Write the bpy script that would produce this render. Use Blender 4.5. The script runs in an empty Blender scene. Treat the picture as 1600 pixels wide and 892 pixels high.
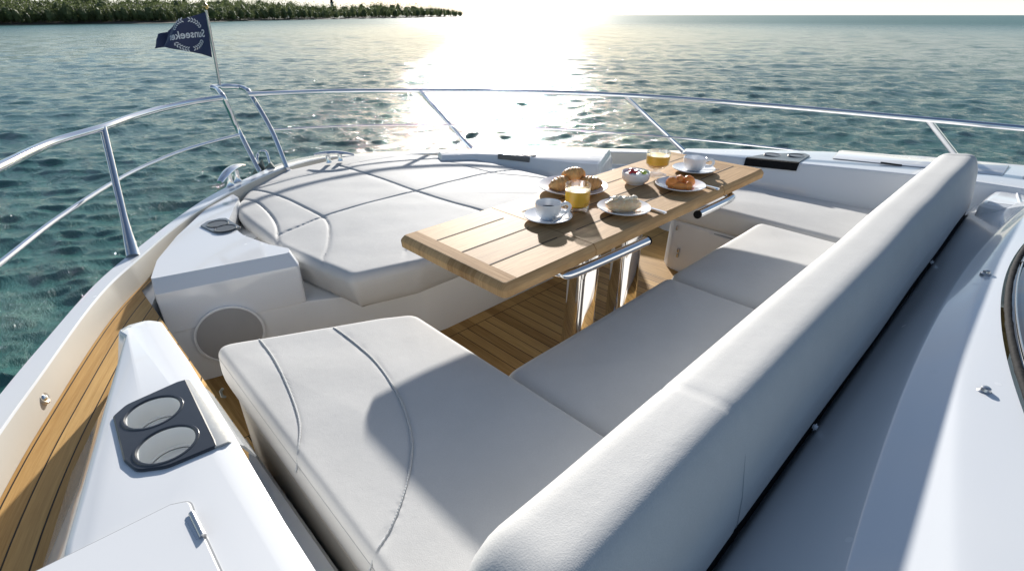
import bpy, bmesh, math, random
import numpy as np
from mathutils import Vector, Matrix, noise as mnoise
random.seed(7); np.random.seed(7)
R = math.radians
S = bpy.context.scene
COL = S.collection
# ------------------------------------------------------------------ camera
CAM = np.array([0., 0., 1.33])
PITCH = math.atan(422 / 800.); HEAD = R(45.797)
FW = np.array([math.cos(HEAD) * math.cos(PITCH), math.sin(HEAD) * math.cos(PITCH), -math.sin(PITCH)])
RT = np.array([math.sin(HEAD), -math.cos(HEAD), 0.]); UP = np.cross(RT, FW)
cam = bpy.data.objects.new('camera', bpy.data.cameras.new('camera')); COL.objects.link(cam)
M4 = Matrix(((RT[0], UP[0], -FW[0], CAM[0]), (RT[1], UP[1], -FW[1], CAM[1]), (RT[2], UP[2], -FW[2], CAM[2]), (0, 0, 0, 1)))
cam.matrix_world = M4
cam.data.sensor_width = 36; cam.data.sensor_fit = 'HORIZONTAL'; cam.data.lens = 18.0
cam.data.clip_start = 0.02; cam.data.clip_end = 40000
S.camera = cam

# ------------------------------------------------------------------ light
SUN_EL = 18.0; SUN_AZ = 47.0          # azimuth counted from +X towards +Y
w = bpy.data.worlds.new('World'); S.world = w; w.use_nodes = True
nt = w.node_tree; nt.nodes.clear()
out = nt.nodes.new('ShaderNodeOutputWorld'); bg = nt.nodes.new('ShaderNodeBackground')
sky = nt.nodes.new('ShaderNodeTexSky'); sky.sky_type = 'NISHITA'; sky.sun_disc = False
sky.sun_elevation = R(SUN_EL); sky.sun_rotation = R(90 - SUN_AZ)
sky.air_density = 1.0; sky.dust_density = .7; sky.ozone_density = 2.0
tc = nt.nodes.new('ShaderNodeTexCoord'); mp = nt.nodes.new('ShaderNodeMapping')
mp.inputs['Scale'].default_value = (1.6, 1.6, 5.0)
cl = nt.nodes.new('ShaderNodeTexNoise'); cl.inputs['Scale'].default_value = 2.3; cl.inputs['Detail'].default_value = 7
cl.inputs['Roughness'].default_value = 0.58
cr = nt.nodes.new('ShaderNodeMapRange'); cr.inputs['From Min'].default_value = 0.5; cr.inputs['From Max'].default_value = 0.72
cr.inputs['To Max'].default_value = 0.55
mixc = nt.nodes.new('ShaderNodeMixRGB'); mixc.inputs['Color2'].default_value = (4.6, 4.5, 4.4, 1)
nt.links.new(tc.outputs['Generated'], mp.inputs['Vector']); nt.links.new(mp.outputs[0], cl.inputs['Vector'])
nt.links.new(cl.outputs['Fac'], cr.inputs['Value']); nt.links.new(cr.outputs[0], mixc.inputs['Fac'])
nt.links.new(sky.outputs[0], mixc.inputs['Color1'])
# bright thin overcast band low over the horizon
sp = nt.nodes.new('ShaderNodeSeparateXYZ'); nt.links.new(tc.outputs['Generated'], sp.inputs[0])
band = nt.nodes.new('ShaderNodeMapRange'); band.interpolation_type = 'SMOOTHSTEP'
band.inputs['From Min'].default_value = .11; band.inputs['From Max'].default_value = 0.0; band.inputs['To Max'].default_value = .85
nt.links.new(sp.outputs[2], band.inputs['Value'])
mixb = nt.nodes.new('ShaderNodeMixRGB'); mixb.inputs['Color2'].default_value = (8.9, 9.2, 9.1, 1)
nt.links.new(band.outputs[0], mixb.inputs['Fac']); nt.links.new(mixc.outputs[0], mixb.inputs['Color1'])
nt.links.new(mixb.outputs[0], bg.inputs['Color']); bg.inputs['Strength'].default_value = 0.076
nt.links.new(bg.outputs[0], out.inputs['Surface'])
sl = bpy.data.lights.new('sun', 'SUN'); sun = bpy.data.objects.new('sun', sl); COL.objects.link(sun)
sl.energy = 5.0; sl.angle = R(1.3); sl.color = (1.0, 0.955, 0.89)
sd = Vector((math.cos(R(SUN_EL)) * math.cos(R(SUN_AZ)), math.cos(R(SUN_EL)) * math.sin(R(SUN_AZ)), math.sin(R(SUN_EL))))
sun.rotation_euler = sd.to_track_quat('Z', 'Y').to_euler()
S.view_settings.view_transform = 'Standard'; S.view_settings.look = 'None'
S.view_settings.exposure = 0.66; S.view_settings.gamma = 1.0
S.render.engine = 'CYCLES'
S.cycles.max_bounces = 8; S.cycles.transparent_max_bounces = 8; S.cycles.caustics_reflective = False
S.cycles.sample_clamp_indirect = 6

# ------------------------------------------------------------------ helpers
def ray(px, py):
    return FW * 800. + RT * (px - 800.) + UP * (446. - py)
def at(px, py, z):
    """survey point: where the sight line through photo point (px,py) meets height z"""
    r = ray(px, py); t = (z - CAM[2]) / r[2]
    return (CAM + r * t)
def at_r(px, py, rad):
    """same sight line at horizontal distance rad"""
    r = ray(px, py); t = rad / math.hypot(r[0], r[1])
    return CAM + r * t
def pts(z, *c): return [tuple(at(a, b, z)[:2]) for a, b in c]

def mesh_obj(name, V, F, mat, parent=None, smooth=True, sharp=32, loc=None):
    me = bpy.data.meshes.new(name)
    me.from_pydata([tuple(map(float, v)) for v in V], [], [tuple(map(int, f)) for f in F])
    me.validate(); me.update()
    bm = bmesh.new(); bm.from_mesh(me); bmesh.ops.recalc_face_normals(bm, faces=bm.faces); bm.to_mesh(me); bm.free()
    if smooth:
        me.polygons.foreach_set('use_smooth', [True] * len(me.polygons))
        if sharp: me.set_sharp_from_angle(angle=R(sharp))
    if mat: me.materials.append(mat)
    o = bpy.data.objects.new(name, me); COL.objects.link(o)
    if parent is not None:
        o.parent = parent
        o.matrix_parent_inverse = parent.matrix_basis.inverted()
    return o
def thing(name, label, cat, loc=(0, 0, 0), group=None):
    o = bpy.data.objects.new(name, None); COL.objects.link(o); o.location = loc; o.empty_display_size = .1
    o['label'] = label; o['category'] = cat
    if group: o['group'] = group
    return o
def tag(o, label, cat, group=None):
    o['label'] = label; o['category'] = cat
    if group: o['group'] = group
    return o
def struct(o, kind='structure'):
    o['kind'] = kind; return o

def catmull(P, n=8, closed=False):
    P = [np.array(p, float) for p in P]; out = []
    N = len(P); rng = range(N if closed else N - 1)
    for i in rng:
        if closed: a, b, c, d = P[i - 1], P[i], P[(i + 1) % N], P[(i + 2) % N]
        else: a, b, c, d = P[max(i - 1, 0)], P[i], P[i + 1], P[min(i + 2, N - 1)]
        for k in range(n):
            t = k / n
            out.append(.5 * ((2 * b) + (c - a) * t + (2 * a - 5 * b + 4 * c - d) * t * t + (3 * b - a - 3 * c + d) * t ** 3))
    if not closed: out.append(P[-1])
    return out
def round_poly(P, rad, seg=6):
    """polygon with filleted corners; rad scalar or list"""
    P = [np.array(p[:2], float) for p in P]; N = len(P); out = []
    for i in range(N):
        r = rad[i] if isinstance(rad, (list, tuple)) else rad
        a, b, c = P[i - 1], P[i], P[(i + 1) % N]
        u = (a - b); lu = np.linalg.norm(u); u = u / lu; v = (c - b); lv = np.linalg.norm(v); v = v / lv
        cosang = max(-1, min(1, float(u @ v))); ang = math.acos(cosang)
        if r <= 1e-5 or ang > R(177): out.append(b); continue
        t = min(r / math.tan(ang / 2), lu * .48, lv * .48)
        p0 = b + u * t; p1 = b + v * t
        for k in range(seg + 1):
            s = k / seg; out.append((1 - s) ** 2 * p0 + 2 * s * (1 - s) * b + s * s * p1)
    return out
def densify(P, step):
    out = []; N = len(P)
    for i in range(N):
        a, b = P[i], P[(i + 1) % N]; n = max(1, int(np.linalg.norm(b - a) / step))
        for k in range(n): out.append(a + (b - a) * k / n)
    return out
def ccw(P):
    a = sum(P[i][0] * P[(i + 1) % len(P)][1] - P[(i + 1) % len(P)][0] * P[i][1] for i in range(len(P)))
    return P if a > 0 else P[::-1]
def offset(P, d):
    """move outline inwards by d (ccw)"""
    P = np.array(P); a = np.roll(P, 1, 0); b = np.roll(P, -1, 0)
    e1 = P - a; e2 = b - P
    e1 /= np.linalg.norm(e1, axis=1)[:, None] + 1e-12; e2 /= np.linalg.norm(e2, axis=1)[:, None] + 1e-12
    n1 = np.stack([-e1[:, 1], e1[:, 0]], 1); n2 = np.stack([-e2[:, 1], e2[:, 0]], 1)
    n = n1 + n2; l = np.linalg.norm(n, axis=1)[:, None]; n /= l + 1e-12
    c = np.clip((n * n1).sum(1), .5, 1)[:, None]
    return P + n * d / c
def prism(name, outline, levels, mat, parent=None, zf=None, wf=None, cap_top=True, cap_bot=True, sharp=32, smooth=True):
    """stack of outlines: levels = [(inset, z), ...] bottom to top"""
    P = np.array(ccw(list(map(lambda q: np.array(q[:2], float), outline)))); n = len(P); V = []; F = []
    for d, z in levels:
        if isinstance(d, tuple):
            Q = P + np.array([wf(*q, *d) for q in P])
            for q in Q: V.append((q[0], q[1], z + (zf(q[0], q[1]) if zf else 0)))
            continue
        Q = offset(P, d) if abs(d) > 1e-9 else P
        if wf is not None:
            Q = P + np.array([wf(*q) for q in P]) * d
        for q in Q: V.append((q[0], q[1], z + (zf(q[0], q[1]) if zf else 0)))
    for k in range(len(levels) - 1):
        for i in range(n):
            j = (i + 1) % n; F.append((k * n + i, k * n + j, (k + 1) * n + j, (k + 1) * n + i))
    if cap_bot: F.append(tuple(range(n))[::-1])
    if cap_top: F.append(tuple((len(levels) - 1) * n + i for i in range(n)))
    return mesh_obj(name, V, F, mat, parent, smooth=smooth, sharp=sharp)
def seg_dist(X, Y, line):
    D = np.full(X.shape, 1e9)
    for (a, b) in zip(line[:-1], line[1:]):
        ax, ay, bx, by = a[0], a[1], b[0], b[1]; dx, dy = bx - ax, by - ay; L = dx * dx + dy * dy + 1e-12
        t = np.clip(((X - ax) * dx + (Y - ay) * dy) / L, 0, 1)
        D = np.minimum(D, np.hypot(X - ax - t * dx, Y - ay - t * dy))
    return D
def cushion(name, outline, zb, zt, mat, parent=None, r=.035, side=.0, crown=.012, seams=(), rings=40, step=.02, sagging=0, center=None):
    P = densify([np.array(p[:2], float) for p in ccw(list(outline))], step); P = np.array(P); n = len(P)
    lv = [(side + .012, zb), (side * .9 + .002, zb + .012)]
    for s in (.25, .5, .75): lv.append((side * (1 - s) - .004 * math.sin(s * math.pi), zb + .012 + (zt - r - zb - .012) * s))
    for k in range(0, 9):
        a = k / 8 * math.pi / 2; lv.append((r - r * math.cos(a), zt - r + r * math.sin(a)))
    rows = []
    for d, z in lv:
        Q = offset(P, d); rows.append(np.column_stack([Q, np.full(n, z)]))
    last = rows[-1][:, :2]; c = np.array(center) if center is not None else last.mean(0)
    for k in range(1, rings + 1):
        s = 1 - k / (rings + .5); q = c + (last - c) * s
        rows.append(np.column_stack([q, np.full(n, zt) + crown * (1 - s * s)]))
    A = np.concatenate(rows)
    top0 = (len(lv) - 9) * n
    for line, wd, dp in seams:
        d = seg_dist(A[:, 0], A[:, 1], line)
        f = dp * .62 * np.exp(-(d / (wd * .62)) ** 2) + dp * .12 * np.exp(-(d / (wd * 3.2)) ** 2)
        m = np.clip((A[:, 2] - (zb + .03)) / (zt - r - zb - .03 + 1e-6), 0, 1)
        # sides move inwards, top moves down
        istop = np.arange(len(A)) >= top0
        A[:, 2] -= np.where(istop, f, 0)
        vx = c[0] - A[:, 0]; vy = c[1] - A[:, 1]; l = np.hypot(vx, vy) + 1e-9
        g = np.where(istop, 0, f * .8); A[:, 0] += vx / l * g; A[:, 1] += vy / l * g
    # slight unevenness of the foam
    for i in range(len(A)):
        h = mnoise.noise(Vector((A[i, 0] * 2.3, A[i, 1] * 2.3, zt * 5))) * .0030 + mnoise.noise(Vector((A[i, 0] * 7, A[i, 1] * 7, 3))) * .0014
        if i >= top0: A[i, 2] += h
    F = []
    m = len(rows)
    for k in range(m - 1):
        b0 = k * n; b1 = (k + 1) * n
        for i in range(n):
            j = (i + 1) % n; F.append((b0 + i, b0 + j, b1 + j, b1 + i))
    F.append(tuple((m - 1) * n + i for i in range(n))); F.append(tuple(range(n))[::-1])
    return mesh_obj(name, A, F, mat, parent, sharp=60)
def sweep(name, path, rad, mat, parent=None, seg=14, caps=True, flat=1.0, sharp=40):
    """tube along 3d path; rad scalar or list"""
    P = [np.array(p, float) for p in path]; n = len(P); V = []; F = []
    T = []
    for i in range(n):
        t = P[min(i + 1, n - 1)] - P[max(i - 1, 0)]; T.append(t / (np.linalg.norm(t) + 1e-12))
    ref = np.array([0, 0, 1.]) if abs(T[0][2]) < .9 else np.array([1., 0, 0])
    nrm = np.cross(T[0], ref); nrm /= np.linalg.norm(nrm)
    for i in range(n):
        nrm = nrm - T[i] * (nrm @ T[i]); nrm /= np.linalg.norm(nrm); b = np.cross(T[i], nrm)
        r = rad[i] if hasattr(rad, '__len__') else rad
        for k in range(seg):
            a = 2 * math.pi * k / seg; V.append(P[i] + r * (math.cos(a) * nrm + flat * math.sin(a) * b))
    for i in range(n - 1):
        for k in range(seg):
            j = (k + 1) % seg; F.append((i * seg + k, i * seg + j, (i + 1) * seg + j, (i + 1) * seg + k))
    if caps: F.append(tuple(range(seg))[::-1]); F.append(tuple((n - 1) * seg + k for k in range(seg)))
    return mesh_obj(name, V, F, mat, parent, sharp=sharp)
def lathe(name, prof, mat, parent=None, loc=(0, 0, 0), seg=48, sx=1, sy=1, sharp=40, caps=True):
    if name in ('rim', 'cup_well', 'trim_ring'): caps = False
    V = []; F = []; n = len(prof)
    for r, z in prof:
        for k in range(seg):
            a = 2 * math.pi * k / seg; V.append((loc[0] + r * sx * math.cos(a), loc[1] + r * sy * math.sin(a), loc[2] + z))
    for i in range(n - 1):
        for k in range(seg):
            j = (k + 1) % seg; F.append((i * seg + k, i * seg + j, (i + 1) * seg + j, (i + 1) * seg + k))
    if caps: F.append(tuple(range(seg))[::-1]); F.append(tuple((n - 1) * seg + k for k in range(seg)))
    return mesh_obj(name, V, F, mat, parent, sharp=sharp)
def boxm(name, c, s, mat, parent=None, rot=0, bev=.003, axes=None):
    bm = bmesh.new(); bmesh.ops.create_cube(bm, size=1)
    for v in bm.verts: v.co = Vector((v.co.x * s[0], v.co.y * s[1], v.co.z * s[2]))
    if bev: bmesh.ops.bevel(bm, geom=list(bm.edges), offset=bev, segments=2, affect='EDGES')
    m = Matrix.Rotation(rot, 3, 'Z')
    if axes is not None: m = Matrix([list(a) for a in axes]).transposed()
    for v in bm.verts: v.co = m @ v.co + Vector(c)
    me = bpy.data.meshes.new(name); bm.to_mesh(me); bm.free()
    V = [tuple(v.co) for v in me.vertices]; F = [tuple(p.vertices) for p in me.polygons]
    bpy.data.meshes.remove(me)
    return mesh_obj(name, V, F, mat, parent)
def join_data(name, items, mat, parent=None, sharp=35):
    V = []; F = []
    for v, f in items:
        o = len(V); V += list(v); F += [tuple(o + i for i in q) for q in f]
    return mesh_obj(name, V, F, mat, parent, sharp=sharp)
def blob(c, s, rot=0, seg=20, bump=0., fr=6, seed=0, tilt=0):
    """ellipsoid data"""
    V = []; F = []; rg = seg // 2
    m = Matrix.Rotation(rot, 3, 'Z') @ Matrix.Rotation(tilt, 3, 'Y')
    for i in range(rg + 1):
        th = math.pi * i / rg
        for k in range(seg):
            a = 2 * math.pi * k / seg; d = Vector((math.sin(th) * math.cos(a), math.sin(th) * math.sin(a), math.cos(th)))
            q = 1 + bump * mnoise.noise(d * fr + Vector((seed, 0, 0)))
            V.append(tuple(m @ Vector((d.x * s[0] * q, d.y * s[1] * q, d.z * s[2] * q)) + Vector(c)))
    for i in range(rg):
        for k in range(seg):
            j = (k + 1) % seg; F.append((i * seg + k, i * seg + j, (i + 1) * seg + j, (i + 1) * seg + k))
    return V, F
def boolean_cut(o, cutters):
    for c in cutters:
        m = o.modifiers.new('cut', 'BOOLEAN'); m.operation = 'DIFFERENCE'; m.object = c; m.solver = 'EXACT'
    dg = bpy.context.evaluated_depsgraph_get(); dg.update()
    me = bpy.data.meshes.new_from_object(o.evaluated_get(dg))
    old = o.data; o.modifiers.clear(); o.data = me
    for c in cutters:
        cm = c.data; bpy.data.objects.remove(c); bpy.data.meshes.remove(cm)
    me.set_sharp_from_angle(angle=R(32))

# ------------------------------------------------------------------ materials
def newmat(name):
    m = bpy.data.materials.new(name); m.use_nodes = True; n = m.node_tree
    return m, n, n.nodes['Principled BSDF']
def node(n, t, **k):
    x = n.nodes.new(t)
    for a, b in k.items():
        if a.startswith('i_'): x.inputs[a[2:].replace('_', ' ')].default_value = b
        else: setattr(x, a, b)
    return x
def simple(name, col, rough=.4, metal=0, spec=.5, coat=0, bump=None, var=0, varscale=4, **extra):
    m, n, b = newmat(name)
    b.inputs['Base Color'].default_value = (*col, 1); b.inputs['Roughness'].default_value = rough
    b.inputs['Metallic'].default_value = metal; b.inputs['Specular IOR Level'].default_value = spec
    b.inputs['Coat Weight'].default_value = coat; b.inputs['Coat Roughness'].default_value = .03
    for k, v in extra.items(): b.inputs[k.replace('_', ' ')].default_value = v
    tcn = node(n, 'ShaderNodeTexCoord')
    if var:
        nz = node(n, 'ShaderNodeTexNoise', i_Scale=varscale, i_Detail=6, i_Roughness=.6); n.links.new(tcn.outputs['Object'], nz.inputs['Vector'])
        mx = node(n, 'ShaderNodeMixRGB'); mx.inputs['Color1'].default_value = (*[c * (1 - var) for c in col], 1)
        mx.inputs['Color2'].default_value = (*[min(1, c * (1 + var)) for c in col], 1)
        n.links.new(nz.outputs['Fac'], mx.inputs['Fac']); n.links.new(mx.outputs[0], b.inputs['Base Color'])
    if bump:
        nb = node(n, 'ShaderNodeTexNoise', i_Scale=bump[0], i_Detail=4); bp = node(n, 'ShaderNodeBump', i_Strength=bump[1], i_Distance=bump[2])
        n.links.new(tcn.outputs['Object'], nb.inputs['Vector']); n.links.new(nb.outputs['Fac'], bp.inputs['Height']); n.links.new(bp.outputs[0], b.inputs['Normal'])
    return m
MAT = {}
MAT['gel'] = simple('white gelcoat', (.80, .81, .82), .16, coat=.6, var=.015, varscale=2)
MAT['gel_satin'] = simple('satin gelcoat', (.76, .76, .75), .34, coat=.15, var=.02, bump=(3, .05, .01))
MAT['gel_roof'] = simple('roof gelcoat', (.74, .76, .78), .13, coat=.8, var=.015)
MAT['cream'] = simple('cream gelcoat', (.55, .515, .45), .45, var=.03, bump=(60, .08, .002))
MAT['chrome'] = simple('polished steel', (.80, .81, .83), .07, metal=1)
MAT['steel_b'] = simple('brushed steel', (.62, .62, .62), .25, metal=1)
MAT['plastic'] = simple('charcoal plastic', (.035, .04, .05), .28, coat=.3, bump=(300, .15, .001), var=.2, varscale=14)
MAT['black'] = simple('black rubber', (.010, .010, .011), .8, spec=.2, bump=(90, .5, .004))
MAT['grille'] = simple('speaker cloth', (.36, .355, .35), .85, bump=(900, .6, .001))
MAT['porcelain'] = simple('white porcelain', (.84, .85, .87), .12, coat=.5)
MAT['coffee'] = simple('coffee', (.015, .007, .003), .06)
MAT['yogurt'] = simple('yogurt', (.85, .83, .78), .35, Subsurface_Weight=.15)
MAT['berry'] = simple('berry', (.45, .03, .03), .25); MAT['kiwi'] = simple('kiwi', (.33, .42, .06), .35)
MAT['papaya'] = simple('papaya', (.92, .30, .06), .28, Subsurface_Weight=.1, var=.15, varscale=50, bump=(120, .3, .002))
MAT['liner'] = simple('holder liner', (.86, .86, .83), .3, coat=.3)
MAT['welt'] = simple('grey welt', (.52, .53, .53), .8, bump=(500, .8, .002))
MAT['thread'] = simple('stitching', (.33, .34, .35), .8)
MAT['flag'] = simple('navy flag cloth', (.028, .038, .105), .7, bump=(500, .3, .001), Sheen_Weight=.3)
MAT['flagprint'] = simple('white flag print', (.72, .73, .78), .7)
MAT['gold'] = simple('brass knob', (.5, .36, .14), .25, metal=1)
MAT['anchor'] = simple('galvanised', (.18, .2, .19), .4, metal=.8)
MAT['fitting'] = simple('cream fitting', (.62, .55, .44), .3, metal=.4)

def spotted(m):
    """dried droplets and wipe marks on a glossy moulding"""
    n = m.node_tree; b = n.nodes['Principled BSDF']; t = node(n, 'ShaderNodeTexCoord')
    v = node(n, 'ShaderNodeTexVoronoi', i_Scale=16.0); n.links.new(t.outputs['Object'], v.inputs['Vector'])
    wn = node(n, 'ShaderNodeTexWhiteNoise'); n.links.new(v.outputs['Color'], wn.inputs['Vector'])
    sp_ = math_n(n, 'MULTIPLY', math_n(n, 'LESS_THAN', v.outputs['Distance'], .10), math_n(n, 'GREATER_THAN', wn.outputs['Value'], .80))
    w2 = node(n, 'ShaderNodeTexNoise', i_Scale=2.2, i_Detail=7, i_Roughness=.7); n.links.new(t.outputs['Object'], w2.inputs['Vector'])
    r = math_n(n, 'ADD', math_n(n, 'MULTIPLY', sp_, .35), math_n(n, 'ADD', math_n(n, 'MULTIPLY', w2.outputs['Fac'], .16), .05))
    n.links.new(r, b.inputs['Roughness'])
    bp = node(n, 'ShaderNodeBump', i_Strength=.5, i_Distance=.0008); n.links.new(sp_, bp.inputs['Height'])
    w3 = node(n, 'ShaderNodeTexNoise', i_Scale=1.3, i_Detail=2); n.links.new(t.outputs['Object'], w3.inputs['Vector'])
    bp2 = node(n, 'ShaderNodeBump', i_Strength=.12, i_Distance=.02); n.links.new(w3.outputs['Fac'], bp2.inputs['Height']); n.links.new(bp2.outputs[0], bp.inputs['Normal'])
    n.links.new(bp.outputs[0], b.inputs['Normal']); n.links.new(bp2.outputs[0], b.inputs['Coat Normal'])
def fabric():
    m, n, b = newmat('pale grey marine upholstery')
    tcn = node(n, 'ShaderNodeTexCoord')
    n1 = node(n, 'ShaderNodeTexNoise', i_Scale=5, i_Detail=8, i_Roughness=.65); n2 = node(n, 'ShaderNodeTexNoise', i_Scale=420, i_Detail=2)
    n3 = node(n, 'ShaderNodeTexNoise', i_Scale=26, i_Detail=5, i_Roughness=.6)
    for x in (n1, n2, n3): n.links.new(tcn.outputs['Object'], x.inputs['Vector'])
    c = node(n, 'ShaderNodeValToRGB'); c.color_ramp.elements[0].position = .3; c.color_ramp.elements[1].position = .75
    c.color_ramp.elements[0].color = (.605, .600, .585, 1); c.color_ramp.elements[1].color = (.665, .66, .645, 1)
    n.links.new(n1.outputs['Fac'], c.inputs['Fac'])
    mx = node(n, 'ShaderNodeMixRGB', blend_type='MULTIPLY', i_Fac=.16); n.links.new(c.outputs[0], mx.inputs['Color1']); n.links.new(n2.outputs['Fac'], mx.inputs['Color2'])
    mx.inputs['Fac'].default_value = .16
    n.links.new(mx.outputs[0], b.inputs['Base Color'])
    b.inputs['Roughness'].default_value = .72; b.inputs['Specular IOR Level'].default_value = .14
    b1 = node(n, 'ShaderNodeBump', i_Strength=.25, i_Distance=.0012); b2 = node(n, 'ShaderNodeBump', i_Strength=.14, i_Distance=.005)
    n.links.new(n3.outputs['Fac'], b2.inputs['Height']); n.links.new(n2.outputs['Fac'], b1.inputs['Height'])
    n.links.new(b2.outputs[0], b1.inputs['Normal']); n.links.new(b1.outputs[0], b.inputs['Normal'])
    return m
MAT['fabric'] = fabric()

def math_n(n, op, a, b=None, c=None):
    x = node(n, 'ShaderNodeMath', operation=op)
    for i, v in enumerate((a, b, c)):
        if v is None: continue
        if isinstance(v, (int, float)): x.inputs[i].default_value = v
        else: n.links.new(v, x.inputs[i])
    return x.outputs[0]
spotted(MAT['gel_roof']); spotted(MAT['gel'])
def teak(name, c1, c2, rough=.55, mode=None, pitch=.0565, off=0., w_=.0045, grain_axis=1, weather=0.):
    """mode None: plain wood, 'sole': seams by X with borders, 'uv': seams by uv.y"""
    m, n, b = newmat(name); tcn = node(n, 'ShaderNodeTexCoord')
    src = tcn.outputs['UV'] if mode == 'uv' else tcn.outputs['Object']
    sep = node(n, 'ShaderNodeSeparateXYZ'); n.links.new(src, sep.inputs[0])
    X, Y = sep.outputs[0], sep.outputs[1]
    if mode == 'uv': across = Y; along = X
    elif grain_axis == 1: across = X; along = Y
    else: across = Y; along = X
    q = math_n(n, 'DIVIDE', math_n(n, 'SUBTRACT', across, off), pitch); idx = math_n(n, 'FLOOR', q)
    comb = node(n, 'ShaderNodeCombineXYZ')
    n.links.new(math_n(n, 'MULTIPLY', across, 60.), comb.inputs[0]); n.links.new(math_n(n, 'MULTIPLY', along, 2.6), comb.inputs[1]); n.links.new(math_n(n, 'MULTIPLY', idx, 7.3), comb.inputs[2])
    g = node(n, 'ShaderNodeTexNoise', i_Scale=1.6, i_Detail=7, i_Roughness=.62, i_Distortion=.35); n.links.new(comb.outputs[0], g.inputs['Vector'])
    comb2 = node(n, 'ShaderNodeCombineXYZ')
    n.links.new(math_n(n, 'MULTIPLY', across, 420.), comb2.inputs[0]); n.links.new(math_n(n, 'MULTIPLY', along, 9.), comb2.inputs[1]); n.links.new(idx, comb2.inputs[2])
    g2 = node(n, 'ShaderNodeTexNoise', i_Scale=1.5, i_Detail=3); n.links.new(comb2.outputs[0], g2.inputs['Vector'])
    wn = node(n, 'ShaderNodeTexWhiteNoise', noise_dimensions='1D'); n.links.new(idx, wn.inputs['W'])
    f = math_n(n, 'ADD', math_n(n, 'MULTIPLY', g.outputs['Fac'], .75), math_n(n, 'MULTIPLY', wn.outputs['Value'], .38))
    f = math_n(n, 'ADD', f, math_n(n, 'MULTIPLY', math_n(n, 'SUBTRACT', g2.outputs['Fac'], .5), .35))
    cr_ = node(n, 'ShaderNodeValToRGB'); cr_.color_ramp.elements[0].position = .3; cr_.color_ramp.elements[1].position = .8
    cr_.color_ramp.elements[0].color = (*c1, 1); cr_.color_ramp.elements[1].color = (*c2, 1)
    n.links.new(f, cr_.inputs['Fac']); colr = cr_.outputs[0]
    if mode:
        fr = math_n(n, 'FRACT', q); d = math_n(n, 'MULTIPLY', math_n(n, 'MINIMUM', fr, math_n(n, 'SUBTRACT', 1., fr)), pitch)
        seam = math_n(n, 'LESS_THAN', d, w_ / 2)
        if mode == 'sole':
            inside = math_n(n, 'MULTIPLY', math_n(n, 'LESS_THAN', Y, 1.640), math_n(n, 'LESS_THAN', X, 2.44))
            seam = math_n(n, 'MULTIPLY', seam, inside)
            e1 = math_n(n, 'LESS_THAN', math_n(n, 'ABSOLUTE', math_n(n, 'SUBTRACT', Y, 1.640)), w_ / 2)
            e2 = math_n(n, 'LESS_THAN', math_n(n, 'ABSOLUTE', math_n(n, 'SUBTRACT', X, 2.44)), w_ / 2)
            e3 = math_n(n, 'MULTIPLY', e2, math_n(n, 'LESS_THAN', Y, 1.64))
            seam = math_n(n, 'MAXIMUM', seam, math_n(n, 'MAXIMUM', e1, e3))
        mx = node(n, 'ShaderNodeMixRGB'); n.links.new(seam, mx.inputs['Fac']); n.links.new(colr, mx.inputs['Color1']); mx.inputs['Color2'].default_value = (.018, .014, .011, 1)
        colr = mx.outputs[0]
    n.links.new(colr, b.inputs['Base Color']); b.inputs['Roughness'].default_value = rough
    b.inputs['Specular IOR Level'].default_value = .2
    bp = node(n, 'ShaderNodeBump', i_Strength=.35, i_Distance=.0012); n.links.new(g2.outputs['Fac'], bp.inputs['Height']); n.links.new(bp.outputs[0], b.inputs['Normal'])
    return m
MAT['sole'] = teak('teak sole', (.30, .165, .05), (.58, .36, .13), mode='sole', w_=.0036, off=1.239)
MAT['deckteak'] = teak('teak side deck', (.40, .225, .075), (.64, .41, .165), w_=.0036, mode='uv', off=.06, pitch=.050)
MAT['table'] = teak('oiled table teak', (.29, .16, .064), (.60, .385, .19), rough=.64, grain_axis=0, pitch=.1275, off=.89)
MAT['table_end'] = teak('oiled teak end board', (.29, .16, .064), (.60, .385, .19), rough=.76, grain_axis=1, pitch=.5)
MAT['caulk'] = simple('dark groove', (.05, .03, .018), .8)

def glass_m(name, tint=(1, 1, 1), rough=0.0):
    m, n, b = newmat(name); b.inputs['Base Color'].default_value = (*tint, 1); b.inputs['Transmission Weight'].default_value = 1
    b.inputs['Roughness'].default_value = rough; b.inputs['IOR'].default_value = 1.45
    # thin-ish glassware: let sunlight through instead of casting a black shadow
    tr = node(n, 'ShaderNodeBsdfTransparent'); mxs = node(n, 'ShaderNodeMixShader', i_Fac=.55)
    o = n.nodes['Material Output']; n.links.new(b.outputs[0], mxs.inputs[1]); n.links.new(tr.outputs[0], mxs.inputs[2]); mxs.inputs[0].default_value = .5
    n.links.new(mxs.outputs[0], o.inputs['Surface'])
    return m
MAT['glass'] = glass_m('clear tumbler glass')
MAT['juice'] = simple('orange juice', (.98, .57, .05), .3, Subsurface_Weight=.35, Subsurface_Radius=(.04, .02, .004))
MAT['foam'] = simple('juice froth', (.92, .68, .25), .5, bump=(260, .4, .002), var=.1, varscale=60)

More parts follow.
